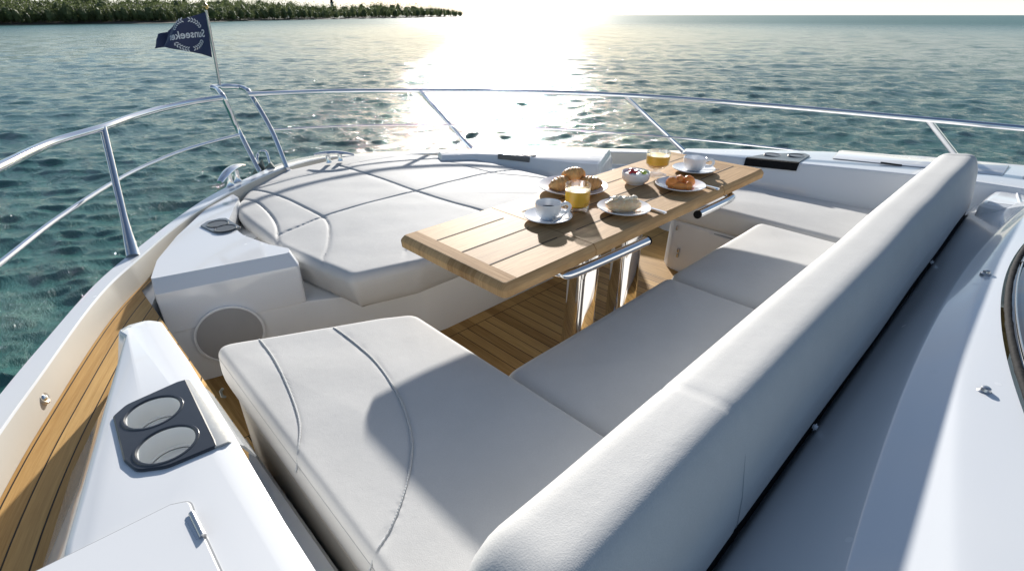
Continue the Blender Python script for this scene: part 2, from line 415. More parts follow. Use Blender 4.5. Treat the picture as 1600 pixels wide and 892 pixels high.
def windscreen_m():
    m, n, b = newmat('tinted windscreen'); b.inputs['Base Color'].default_value = (.02, .03, .035, 1)
    b.inputs['Roughness'].default_value = .03; b.inputs['Specular IOR Level'].default_value = .9; b.inputs['Coat Weight'].default_value = 1
    return m
MAT['screen'] = windscreen_m()
def pastry(name, c1, c2, scale=40, bump=.6):
    m, n, b = newmat(name); tcn = node(n, 'ShaderNodeTexCoord')
    nz = node(n, 'ShaderNodeTexNoise', i_Scale=scale, i_Detail=6, i_Roughness=.7); n.links.new(tcn.outputs['Object'], nz.inputs['Vector'])
    c = node(n, 'ShaderNodeValToRGB'); c.color_ramp.elements[0].position = .32; c.color_ramp.elements[1].position = .68
    c.color_ramp.elements[0].color = (*c1, 1); c.color_ramp.elements[1].color = (*c2, 1)
    n.links.new(nz.outputs['Fac'], c.inputs['Fac']); n.links.new(c.outputs[0], b.inputs['Base Color'])
    bp = node(n, 'ShaderNodeBump', i_Strength=bump, i_Distance=.004); n.links.new(nz.outputs['Fac'], bp.inputs['Height']); n.links.new(bp.outputs[0], b.inputs['Normal'])
    b.inputs['Roughness'].default_value = .5
    return m
MAT['croissant'] = pastry('croissant crust', (.52, .21, .06), (.92, .54, .20), 28)
MAT['pastry'] = pastry('pale bun', (.84, .52, .26), (.93, .74, .50), 40, .5); MAT['pastry'].node_tree.nodes['Principled BSDF'].inputs['Subsurface Weight'].default_value = .4; MAT['pastry'].node_tree.nodes['Principled BSDF'].inputs['Subsurface Radius'].default_value = (.03, .015, .006)
MAT['nuts'] = pastry('flaked topping', (.86, .66, .42), (.95, .88, .74), 90)

def water_m():
    m, n, b = newmat('sea water'); geo = node(n, 'ShaderNodeNewGeometry')
    mp_ = node(n, 'ShaderNodeMapping'); mp_.inputs['Rotation'].default_value = (0, 0, R(-38)); mp_.inputs['Scale'].default_value = (1, .34, 1)
    n.links.new(geo.outputs['Position'], mp_.inputs['Vector'])
    a = node(n, 'ShaderNodeTexNoise', i_Scale=3.2, i_Detail=9, i_Roughness=.68, i_Distortion=.2); c = node(n, 'ShaderNodeTexNoise', i_Scale=9.0, i_Detail=6, i_Roughness=.62, i_Distortion=.4)
    d = node(n, 'ShaderNodeTexNoise', i_Scale=.02, i_Detail=3)
    n.links.new(mp_.outputs[0], a.inputs['Vector']); n.links.new(mp_.outputs[0], c.inputs['Vector']); n.links.new(geo.outputs['Position'], d.inputs['Vector'])
    a0 = node(n, 'ShaderNodeTexNoise', i_Scale=.75, i_Detail=5, i_Roughness=.62); n.links.new(mp_.outputs[0], a0.inputs['Vector'])
    b0 = node(n, 'ShaderNodeBump', i_Strength=1.0, i_Distance=.17); n.links.new(a0.outputs['Fac'], b0.inputs['Height'])
    b1 = node(n, 'ShaderNodeBump', i_Strength=.9, i_Distance=.085); n.links.new(b0.outputs[0], b1.inputs['Normal']); b2 = node(n, 'ShaderNodeBump', i_Strength=1.0, i_Distance=.03)
    n.links.new(a.outputs['Fac'], b1.inputs['Height']); n.links.new(c.outputs['Fac'], b2.inputs['Height']); n.links.new(b1.outputs[0], b2.inputs['Normal'])
    n.links.new(b2.outputs[0], b.inputs['Normal'])
    cr2 = node(n, 'ShaderNodeValToRGB'); cr2.color_ramp.elements[0].color = (.028, .118, .102, 1); cr2.color_ramp.elements[1].color = (.034, .134, .117, 1)
    cr2.color_ramp.elements[0].position = .35; cr2.color_ramp.elements[1].position = .65
    n.links.new(d.outputs['Fac'], cr2.inputs['Fac']); n.links.new(cr2.outputs[0], b.inputs['Base Color'])
    b.inputs['IOR'].default_value = 1.33
    ln = node(n, 'ShaderNodeVectorMath', operation='LENGTH'); n.links.new(geo.outputs['Position'], ln.inputs[0])
    # unresolved wavelets far from the boat act as a rougher, less mirror-like sheet
    for nm, lo_, hi_ in (('Roughness', .06, .34), ('Specular IOR Level', .5, .30)):
        mr = node(n, 'ShaderNodeMapRange', interpolation_type='SMOOTHSTEP'); mr.inputs['From Min'].default_value = 15; mr.inputs['From Max'].default_value = 420
        mr.inputs['To Min'].default_value = lo_; mr.inputs['To Max'].default_value = hi_
        n.links.new(ln.outputs['Value'], mr.inputs['Value']); n.links.new(mr.outputs[0], b.inputs[nm])
    return m
MAT['water'] = water_m()
def leaf_m(name, c1, c2):
    m, n, b = newmat(name); oi = node(n, 'ShaderNodeTexCoord')
    nz = node(n, 'ShaderNodeTexNoise', i_Scale=.25, i_Detail=5); n.links.new(oi.outputs['Object'], nz.inputs['Vector'])
    c = node(n, 'ShaderNodeValToRGB'); c.color_ramp.elements[0].position = .35; c.color_ramp.elements[1].position = .65
    c.color_ramp.elements[0].color = (*c1, 1); c.color_ramp.elements[1].color = (*c2, 1)
    n.links.new(nz.outputs['Fac'], c.inputs['Fac']); n.links.new(c.outputs[0], b.inputs['Base Color']); b.inputs['Roughness'].default_value = .55
    tl = node(n, 'ShaderNodeBsdfTranslucent'); n.links.new(c.outputs[0], tl.inputs['Color'])
    mx = node(n, 'ShaderNodeMixShader'); mx.inputs[0].default_value = .4; n.links.new(b.outputs[0], mx.inputs[1]); n.links.new(tl.outputs[0], mx.inputs[2])
    n.links.new(mx.outputs[0], n.nodes['Material Output'].inputs['Surface'])
    return m
MAT['leaf'] = leaf_m('mangrove leaves', (.085, .115, .04), (.17, .20, .08))
MAT['bark'] = simple('grey bark', (.12, .10, .08), .8)
MAT['shore'] = simple('dark shore', (.06, .055, .045), .9, var=.3, varscale=.2)

# ================================================================== SEA
WZ = -2.55
def build_sea():
    NA = 1400
    rr = [2.2]
    while rr[-1] < 16000: rr.append(rr[-1] * (1 + 2 * math.pi / NA * (1.15 if rr[-1] < 60 else 2.3)) + .0)
    rr = np.array(rr); NR = len(rr); a = np.arange(NA) / NA * 2 * math.pi
    Rg, Ag = np.meshgrid(rr, a, indexing='ij'); X = Rg * np.cos(Ag); Y = Rg * np.sin(Ag); Z = np.zeros_like(X)
    DX = np.zeros_like(X); DY = np.zeros_like(X)
    rng = np.random.RandomState(3); spacing = Rg * 2 * math.pi / NA * 1.2
    base = R(58)                                    # wind waves run roughly across the view
    for i in range(190):
        lam = (.12 * (2.0 / .12) ** rng.rand()) if i > 8 else rng.uniform(2.5, 6); k = 2 * math.pi / lam
        th = base + rng.randn() * R(30); amp = .0040 * lam ** .84 * (.6 + .8 * rng.rand()) * (.72 if .8 < lam < 2.4 else 1)
        ph = rng.rand() * 6.28; kx, ky = math.cos(th) * k, math.sin(th) * k
        fade = np.clip((lam / spacing - 2.2) / 2.5, 0, 1)
        t = kx * X + ky * Y + ph
        # slow gusts modulate each train
        gx = 1 + .35 * np.sin(X * .11 * math.cos(th + 1.3) + Y * .11 * math.sin(th + 1.3) + i)
        Z += amp * fade * gx * np.sin(t); q = .95 * amp * fade * gx * np.cos(t)
        DX += q * math.cos(th); DY += q * math.sin(th)
    X = X + DX; Y = Y + DY
    V = np.stack([X, Y, Z + WZ], -1).reshape(-1, 3)
    i = np.arange(NR - 1)[:, None] * NA; j = np.arange(NA)[None, :]; jn = (j + 1) % NA
    Fq = np.stack([i + j, i + NA + j, i + NA + jn, i + jn], -1).reshape(-1, 4)
    me = bpy.data.meshes.new('sea'); me.vertices.add(len(V)); me.vertices.foreach_set('co', V.ravel())
    me.loops.add(Fq.size); me.loops.foreach_set('vertex_index', Fq.ravel().astype(np.int32))
    me.polygons.add(len(Fq)); me.polygons.foreach_set('loop_start', (np.arange(len(Fq)) * 4).astype(np.int32))
    me.polygons.foreach_set('use_smooth', np.ones(len(Fq), bool)); me.update(); me.validate()
    me.materials.append(MAT['water']); o = bpy.data.objects.new('sea', me); COL.objects.link(o); struct(o)
build_sea()

# ================================================================== ISLAND
H = CAM[2] - WZ
def shore_pt(px, py): 
    p = at(px, py, WZ); return p
shore_px = [(-330, 43.5), (-160, 42), (0, 40.5), (130, 38.5), (260, 37), (400, 33), (520, 30.8), (620, 28.9), (690, 27.8), (735, 27.1)]
shore = [shore_pt(*p) for p in shore_px]
def build_island():
    c = catmull(shore, 10); V = []; F = []
    for i, p in enumerate(c):
        d = p[:2] / np.linalg.norm(p[:2]); u = i / (len(c) - 1)
        dep = [0, .012, .05, .35 * (1 - u ** 6) + .02]
        hh = [-.6, .25 + .08 * mnoise.noise(Vector((i * .7, 0, 0))), 1.0, 1.2]
        for k in range(4):
            L = np.linalg.norm(p[:2]); q = p[:2] + d * L * dep[k]
            V.append((q[0], q[1], WZ + hh[k] * (L / 330) ** .5))
    for i in range(len(c) - 1):
        for k in range(3): F.append((i * 4 + k, (i + 1) * 4 + k, (i + 1) * 4 + k + 1, i * 4 + k + 1))
    struct(mesh_obj('island', V, F, MAT['shore'], smooth=False))
    # the wood: crowns crowded along the shore, three rows deep
    rng = np.random.RandomState(11); Vl = []; Fl = []; Vt = []; Ft = []
    L = [np.linalg.norm(p[:2]) for p in c]; n = 0
    top_px = lambda px: 8 + 5 * math.sin(px * .013) - (3 if px > 300 else 0) + (7 if px < 60 else 0)
    for row in range(4):
        for s in np.arange(-320, 722, [4, 5, 6, 8][row]):
            s = s + rng.uniform(-5, 5)
            if s > 722: continue
            # waterline at this photo column
            yy = np.interp(s, [q[0] for q in shore_px], [q[1] for q in shore_px])
            p = at(s, yy, WZ); D = np.linalg.norm(p[:2]); d = p[:2] / D
            q = p[:2] + d * D * (.02 + .05 * row + rng.uniform(0, .03))
            DD = np.linalg.norm(q); ang = 1 / 870.   # radians per photo pixel, roughly
            band = np.interp(s, [-330, 0, 60, 165, 180, 330, 420, 520, 600, 680, 722], [35, 31, 28, 33, 27, 28, 25, 19, 19.5, 15, 9])
            htot = band * D * ang * (.64 + .11 * row + rng.uniform(-.16, .16) + .10 * mnoise.noise(Vector((s * .03, row, 0)))) * (DD / D)
            cw = htot * rng.uniform(.26, .48); cx, cy = q
            nl = 340 if row < 2 else 260
            u = rng.normal(size=(nl, 3)); u /= np.linalg.norm(u, axis=1)[:, None]; rad = rng.uniform(.5, 1.25, nl)[:, None]
            lob = 1 + .25 * np.sin(u[:, :1] * 5 + s) * np.cos(u[:, 1:2] * 4 + s * .7)
            C = u * rad * lob * np.array([cw, cw, htot * .46]) + np.array([cx, cy, WZ + htot * .56])
            sz = htot * .024
            v_, f_ = blob((cx, cy, WZ + htot * .52), (cw * .55, cw * .55, htot * .33), 0, 8, .5, 2.2, s)
            o = len(Vl); Vl += v_; Fl += [tuple(o + k for k in q_) for q_ in f_]
            for ctr in C:
                a = rng.normal(size=3); a /= np.linalg.norm(a); b = np.cross(a, rng.normal(size=3)); b /= np.linalg.norm(b)
                k = sz * rng.uniform(.6, 1.5); o = len(Vl)
                Vl += [ctr - a * k, ctr + b * k * .8, ctr + a * k, ctr - b * k * .8]; Fl.append((o, o + 1, o + 2, o + 3))
            n += 1
            for t in range(2):
                tx, ty = cx + rng.uniform(-.3, .3) * cw, cy + rng.uniform(-.3, .3) * cw; r0 = htot * .018; o = len(Vt)
                for zz, rr_ in ((WZ, r0), (WZ + htot * .6, r0 * .5)):
                    for kk in range(4): Vt.append((tx + rr_ * math.cos(kk * 1.57), ty + rr_ * math.sin(kk * 1.57), zz))
                for kk in range(4): Ft.append((o + kk, o + (kk + 1) % 4, o + 4 + (kk + 1) % 4, o + 4 + kk))
    lf = struct(mesh_obj('island_wood', Vl, Fl, MAT['leaf'], smooth=False), 'stuff')
    tk = mesh_obj('trunks', Vt, Ft, MAT['bark'], lf, smooth=False)
    return lf
build_island()
def lighthouse():
    p = at_r(521, 24, 1350.); x, y = p[:2]; k = 1350 / 870.
    t = thing('lighthouse', 'slim dark lighthouse tower rising above the trees of the far island', 'lighthouse', (x, y, WZ))
    lathe('tower', [(2.6 * k, 0), (2.0 * k, 18 * k)], simple('tower paint', (.25, .25, .26), .7), t, (x, y, WZ), 20)
    lathe('gallery', [(2.0 * k, 18 * k), (2.9 * k, 18.3 * k), (2.9 * k, 19 * k), (1.9 * k, 19.1 * k)], MAT['black'], t, (x, y, WZ), 20)
    lathe('lantern', [(1.7 * k, 19.15 * k), (1.7 * k, 22 * k), (2.1 * k, 22.2 * k), (.1 * k, 24.5 * k)], MAT['black'], t, (x, y, WZ), 20)
lighthouse()

# ================================================================== HULL, DECKS
GZ = .47
def uv_strip(name, A, B, mat, nv=6, zoff=0, parent=None):
    """sheet between two 3d polylines, uv in metres (x along, y across)"""
    V = []; F = []; UV = []; s = 0
    for i in range(len(A)):
        if i: s += np.linalg.norm(A[i] - A[i - 1])
        wd = np.linalg.norm(B[i] - A[i])
        for k in range(nv + 1):
            V.append(A[i] + (B[i] - A[i]) * k / nv); UV.append((s, wd * k / nv))
    m = nv + 1
    for i in range(len(A) - 1):
        for k in range(nv): F.append((i * m + k, (i + 1) * m + k, (i + 1) * m + k + 1, i * m + k + 1))
    me = bpy.data.meshes.new(name); me.from_pydata([tuple(v) for v in V], [], F); me.update()
    l = me.uv_layers.new(name='UVMap')
    for lp in me.loops: l.data[lp.index].uv = UV[lp.vertex_index]
    me.materials.append(mat); o = bpy.data.objects.new(name, me); COL.objects.link(o); 
    if parent: o.parent = parent
    return o
def hull():
    g = lambda z, *c: [at(a, b, z) for a, b in c]
    outer = [np.array([-.80, -2.2, GZ]), np.array([-.74, -.6, GZ]), np.array([-.62, .45, GZ]), np.array([-.42, 1.18, GZ])] + g(GZ, (0, 617), (75, 529), (150, 442), (216, 388), (285, 335), (345, 297), (408, 270))
    bowz = .45
    mid = [at(430, 258, bowz), np.array([1.60, 3.72, .42]), np.array([2.15, 3.66, .36]), np.array([2.85, 3.46, .31]), np.array([3.60, 2.80, .30]), np.array([4.18, 2.10, .30]), np.array([4.66, 1.1, .30]), np.array([4.92, .2, .30]), np.array([5.1, -1.2, .30]), np.array([5.15, -2.6, .30])]
    crest = [np.array([-.72, -2.2, GZ + .004]), np.array([-.67, -.6, GZ + .004]), np.array([-.555, .40, GZ + .004]), np.array([-.375, 1.10, GZ + .004])] + g(GZ + .004, (0, 672), (60, 590), (157, 455), (217, 403), (270, 357), (326, 318), (401, 279))
    O = catmull(outer + mid, 6); C0 = catmull(crest + [m + np.array([.03, -.11, .004]) if i < 2 else m + np.array([-.08, -.09, .004]) for i, m in enumerate(mid)], 6)
    for q in range(8):
        for Lq in (O, C0):
            K = [p.copy() for p in Lq]
            for i in range(1, len(Lq) - 1): Lq[i] = K[i] * .5 + (K[i - 1] + K[i + 1]) * .25
    n = len(O); V = []; F = []
    lo = []
    for i in range(n):
        o, c = O[i], C0[i]; d = c - o; d[2] = 0; l = np.linalg.norm(d); d /= l
        low = c + d * .034; low[2] = o[2] - .092; lo.append(low)
        secs = [o - d * -.55 + np.array([0, 0, 0]), ]
        ring = [o + d * .55 + np.array([0, 0, WZ - .4 - o[2]]), o + d * .28 + np.array([0, 0, -1.6 - o[2]]), o + d * .05 + np.array([0, 0, -.3 - o[2]]), o - d * .02 + np.array([0, 0, -.05]), o - d * .016 + np.array([0, 0, -.012]), o - d * .004,
                o + d * .006 + np.array([0, 0, .004]), c - d * .004, c + d * .006 + np.array([0, 0, -.006]), low + np.array([0, 0, .0]), low + np.array([0, 0, -.05])]
        V += ring
    m = 11
    for i in range(n - 1):
        for k in range(m - 1): F.append((i * m + k, (i + 1) * m + k, (i + 1) * m + k + 1, i * m + k + 1))
    hu = mesh_obj('hull', V, F, MAT['gel'], sharp=30); struct(hu)
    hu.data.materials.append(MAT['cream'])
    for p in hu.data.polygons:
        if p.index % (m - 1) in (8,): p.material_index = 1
    # side deck teak, port side, boards follow the gunwale
    k0 = 0; A = [lo[i].copy() for i in range(0, 6 * 10 - 2)]
    for a in A: a[2] = .385
    B = []
    for i, a in enumerate(A):
        t = A[min(i + 1, len(A) - 1)] - A[max(i - 1, 0)]; t /= np.linalg.norm(t); nn = np.array([t[1], -t[0], 0])
        wd = min(.50, max(.02, (.188 - a[0]) / max(nn[0], .2))); B.append(a + nn * wd)
    struct(uv_strip('side_deck', A, B, MAT['deckteak'], 8))
    # foredeck sheet (white) below, closes the boat inside the gunwale
    P = [l for l in lo]; V = [np.array([p[0], p[1], .372]) for p in P]; m2 = len(V)
    return lo
LOW = hull()

def foredeck(lo):
    well = [(.12, -2.2), (.12, 1.0), (.13, 1.66), (.19, 2.12), (.3, 2.4), (1.0, 2.6), (2.3, 2.6), (3.1, 2.3), (3.22, 1.7), (3.4, .6), (3.45, -2.2)]
    zz = lambda x: .374 - max(0, min(1, (x - 1.4) / 2.4)) * .17
    V = [(p[0], p[1], p[2] - .006) for p in lo] + [(x, y, zz(x)) for x, y in well[::-1]]; F = [tuple(range(len(V)))]
    b = len(V)
    for x, y in well: V.append((x, y, zz(x) - .002))
    for x, y in well: V.append((x, y, -.02))
    for k in range(len(well) - 1): F.append((b + k, b + k + 1, b + len(well) + k + 1, b + len(well) + k))
    struct(mesh_obj('foredeck', V, F, MAT['gel_satin'], sharp=30))
foredeck(LOW)
so = mesh_obj('cockpit_floor', [(.0, -.2, 0), (3.4, -.2, 0), (3.4, 2.5, 0), (.0, 2.5, 0)], [(0, 1, 2, 3)], MAT['sole'], smooth=False); struct(so)

# ---- coamings
def coam_z(x, y): return .55 + max(0., min(1., (1.45 - y) / 1.2)) * .03
def coaming_port():
    t = thing('cockpit_coaming', 'nearest white coaming with a charcoal two-hole cup holder and a locker hatch', 'coaming', (-.05, .6, .38), group='moulded coamings either side of the cockpit')
    rd = [at(a, b, z)[:2] for a, b, z in [(100, 845, .575), (129, 750, .57), (168, 615, .56), (196, 525, .55)]]
    top = [(.078, 1.655), (.125, 1.650), (.150, 1.61), (.150, 1.35), (.140, 1.0), (.128, .69), (.12, .2), (.12, -1.0), (-.34, -1.0), (-.27, .2), (-.20, .60)] + [tuple(p) for p in rd] + [(.05, 1.635)]
    P = round_poly(top, [.02, .03, .03, .3, .3, .3, 0, 0, 0, .3, .3, .3, .3, .3, .03, .03], 5)
    zf = lambda x, y: coam_z(x, y) - .55
    P = [np.array(p) for p in P]
    def side(x, y, do, di):
        if x > .10 or y > 1.64: return (-di * (1 if x > .10 else 0), -di * .6 if y > 1.6 else 0)
        k = .45 + .55 * min(1, max(0, (1.62 - y) / .22)); return (-do * .96 * k, do * .10 * k)
    o = prism('moulding', P, [((.130, -.012), .02), ((.125, -.010), .385), ((.004, -.002), .545), ((.002, .0), .5465), ((0, .003), .5475), ((-.004, .028), .5495), ((-.01, .036), .5515)], MAT['gel'], t, zf=zf, wf=side, sharp=18)
    # cup holder plate outline on the coaming top
    z = .562
    pl = [at(a, b, z)[:2] for a, b in [(176, 650), (196, 632), (276, 596), (290, 592), (338, 690), (341, 700), (262, 733), (214, 739), (194, 722)]]
    P2 = round_poly(pl, [.012, .03, .02, .002, .01, .002, .04, .035, .03], 5)
    cs = [((240, 645), (284, 627), (196, 664)), ((262, 697), (308, 674), (211, 715))]
    holes = []
    for c, a, b in cs:
        pc = at(*c, z); holes.append((pc[0], pc[1]))
    hr = .052
    plate = prism('cup_holder', P2, [(0, .548), (.0, .5545), (.003, .557)], MAT['plastic'], t, zf=lambda x, y: coam_z(x, y) - .55 + .0006, sharp=30)
    cut = []; cut2 = []
    for hx, hy in holes:
        for lst, rr in ((cut, hr), (cut2, hr + .004)):
            c = lathe('cutter', [(rr, -.10), (rr, .2)], None, None, (hx, hy, .5), 48); lst.append(c)
    boolean_cut(plate, cut); boolean_cut(o, cut2)
    for hx, hy in holes:
        zz = coam_z(hx, hy) + .0072
        lathe('rim', [(hr, -.004), (hr - .0015, 0), (hr + .001, .003), (hr + .005, .003), (hr + .007, 0), (hr + .006, -.004)], MAT['plastic'], plate, (hx, hy, zz), 48)
        lathe('cup_well', [(hr - .006, -.052), (hr - .002, -.048), (hr - .0005, -.002), (hr + .0005, -.002), (hr + .0, -.060), (.001, -.062), (.001, -.0535), (hr - .008, -.053)], MAT['liner'], plate, (hx, hy, zz), 48)
    # lip of the plate folded over the coaming's inner bevel
    e = [at(a, b, .562) for a, b in [(289, 592), (341, 700)]]
    V = []; 
    for q in e:
        V += [(.100, q[1], coam_z(0, q[1]) + .0065), (.125, q[1], coam_z(0, q[1]) + .0040), (.1505 if q[1] > 1.1 else .1505, q[1], coam_z(0, q[1]) - .026), (.1655, q[1], coam_z(0, q[1]) - .065),
              (.1615, q[1], coam_z(0, q[1]) - .065), (.146, q[1], coam_z(0, q[1]) - .03), (.128, q[1], coam_z(0, q[1]) - .008), (.10, q[1], coam_z(0, q[1]) - .002)]
    F = [(k, (k + 1) % 8, 8 + (k + 1) % 8, 8 + k) for k in range(8)] + [tuple(range(8))[::-1], tuple(range(8, 16))]
    mesh_obj('lip', V, F, MAT['plastic_clear'], plate, sharp=50)
    # hatch lid
    zt = .585
    hl = [at(a, b, zt)[:2] for a, b in [(98, 857), (262, 779), (292, 773), (302, 800), (348, 900)]] + [np.array([.022, -.2]), np.array([-.31, -.2])]
    hl[0] = np.array([-.196, hl[0][1]])
    Ph = round_poly(hl, [.004, .004, .018, .01, .0, 0, 0], 5)
    zf2 = lambda x, y: coam_z(x, y) - .55 + .0005
    gap = prism('hatch_seam', Ph, [(-.0035, .548), (-.003, .5532)], MAT['thread'], t, zf=zf2)
    lid = prism('hatch_lid', Ph, [(0.0, .548), (0.0, .5545), (.002, .5565)], MAT['gel'], t, zf=zf2, sharp=30)
    a = at(297, 795, zt); b = at(315, 832, zt); c = (a + b) / 2; dv = (b - a); dv[2] = 0; Lh = np.linalg.norm(dv); dv /= Lh
    path = [np.array([a[0], a[1], .5905]) + dv * Lh * s for s in np.linspace(0, 1, 13)]
    for p in path: p[2] = coam_z(p[0], p[1]) + .0085
    sweep('hinge', path, .0055, MAT['steel_b'], lid, 14)
    boxm('hinge_leaf', (c[0] - .006, c[1], coam_z(c[0], c[1]) + .0070), (.010, Lh * .96, .002), MAT['steel_b'], lid, bev=.0008)
    return t
MAT['plastic_clear'] = simple('worn clear edged plastic', (.30, .31, .31), .12, coat=1, bump=(40, .4, .003))
coaming_port()

def stbd_z(x, y): return .53 + max(0., min(1.2, (1.63 - y) / 1.16)) * .06
def coaming_stbd():
    t = thing('cockpit_coaming', 'far white coaming running behind the table end, with a black fronted cup holder', 'coaming', (3.5, .6, .38), group='moulded coamings either side of the cockpit')
    inner = [(3.20, 1.66), (3.235, 1.3), (3.28, .95), (3.33, .6), (3.37, .2), (3.39, -.15), (3.4, -1.6)]
    outer = [(4.02, -1.6), (3.98, 0.), (3.88, .5), (3.72, .95), (3.50, 1.4), (3.30, 1.70)]
    P = round_poly(inner + outer, [.02, .3, .3, .3, .3, .3, 0, 0, .3, .3, .3, .3, .03], 4)
    zf = lambda x, y: stbd_z(x, y) - .55
    o = prism('moulding', P, [(-.10, .02), (-.075, .38), (-.02, .50), (-.008, .53), (.0, .545), (.006, .5495), (.016, .55)], MAT['gel'], t, zf=zf, sharp=40)
    z = .553
    zq = stbd_z(3.4, 1.1)
    def pz(a, b, k=0): p = at(a, b, zq); return p[:2]
    top = [np.array([3.236, 1.255]), pz(1181, 243), pz(1200, 240.5), pz(1255, 241.5), pz(1265, 246), np.array([3.274, .965])]
    pl = prism('cup_holder', round_poly(top, [.002, .02, .02, .02, .02, .002], 4), [(0, zq - .004), (0, zq + .004), (.002, zq + .006)], MAT['plastic'], t, zf=lambda x, y: stbd_z(x, y) - zq + .001)
    a, b = np.array([3.236, 1.255]), np.array([3.274, .965])
    V = []
    for q in (a, b):
        zz = stbd_z(*q); V += [(q[0] + .004, q[1], zz + .008), (q[0] - .012, q[1], zz + .004), (q[0] - .020, q[1], zz - .040), (q[0] + .004, q[1], zz - .040)]
    mesh_obj('lip', V, [(0, 1, 5, 4), (1, 2, 6, 5), (2, 3, 7, 6), (3, 0, 4, 7), (0, 3, 2, 1), (4, 5, 6, 7)], MAT['black'], pl)
    for c in [(1207, 243.3), (1244, 246.3)]:
        p = at(*c, zq); zz = stbd_z(p[0], p[1]) + .007
        lathe('rim', [(.042, -.004), (.042, .002), (.047, .004), (.051, .001), (.051, -.004)], MAT['plastic'], pl, (p[0], p[1], zz), 40)
        lathe('cup_well', [(.0415, -.0), (.041, .0012), (.001, .0012)], simple('holder floor', (.16, .165, .17), .3), pl, (p[0], p[1], zz - .0005), 40)
    # lids let into the top
    for (ax, ay, bx, by, cx_, cy_) in [(1295, 243, 1291, 250, 0, 0)]:
        zq = .57
        e = [(3.79, .90), (3.52, .86), (3.60, .10), (3.9, .10)]
        Pq = round_poly(e, .02, 4)
        prism('lid_seam', Pq, [(-.003, .548), (-.003, .5508)], MAT['thread'], t, zf=lambda x, y: stbd_z(x, y) - .55)
        lid = prism('hatch_lid', Pq, [(.0, .548), (.0, .5515), (.002, .5525)], MAT['gel'], t, zf=lambda x, y: stbd_z(x, y) - .55)
        sweep('hinge', [np.array([3.535 + .003 * i, .62 - .02 * i, stbd_z(3.5, .6) + .004]) for i in range(6)], .004, MAT['black'], lid, 8)
    Pq = round_poly([(3.93, .02), (3.60, .02), (3.62, -.9), (3.96, -.9)], .02, 4)
    prism('lid_seam', Pq, [(-.003, .548), (-.003, .5508)], MAT['thread'], t, zf=lambda x, y: stbd_z(x, y) - .55)
    lid = prism('hatch_lid', Pq, [(.0, .548), (.0, .5515), (.002, .5525)], MAT['gel'], t, zf=lambda x, y: stbd_z(x, y) - .55)
    sweep('hinge', [np.array([3.615, -.02 - .025 * i, stbd_z(3.5, -.1) + .004]) for i in range(6)], .004, MAT['black'], lid, 8)
coaming_stbd()

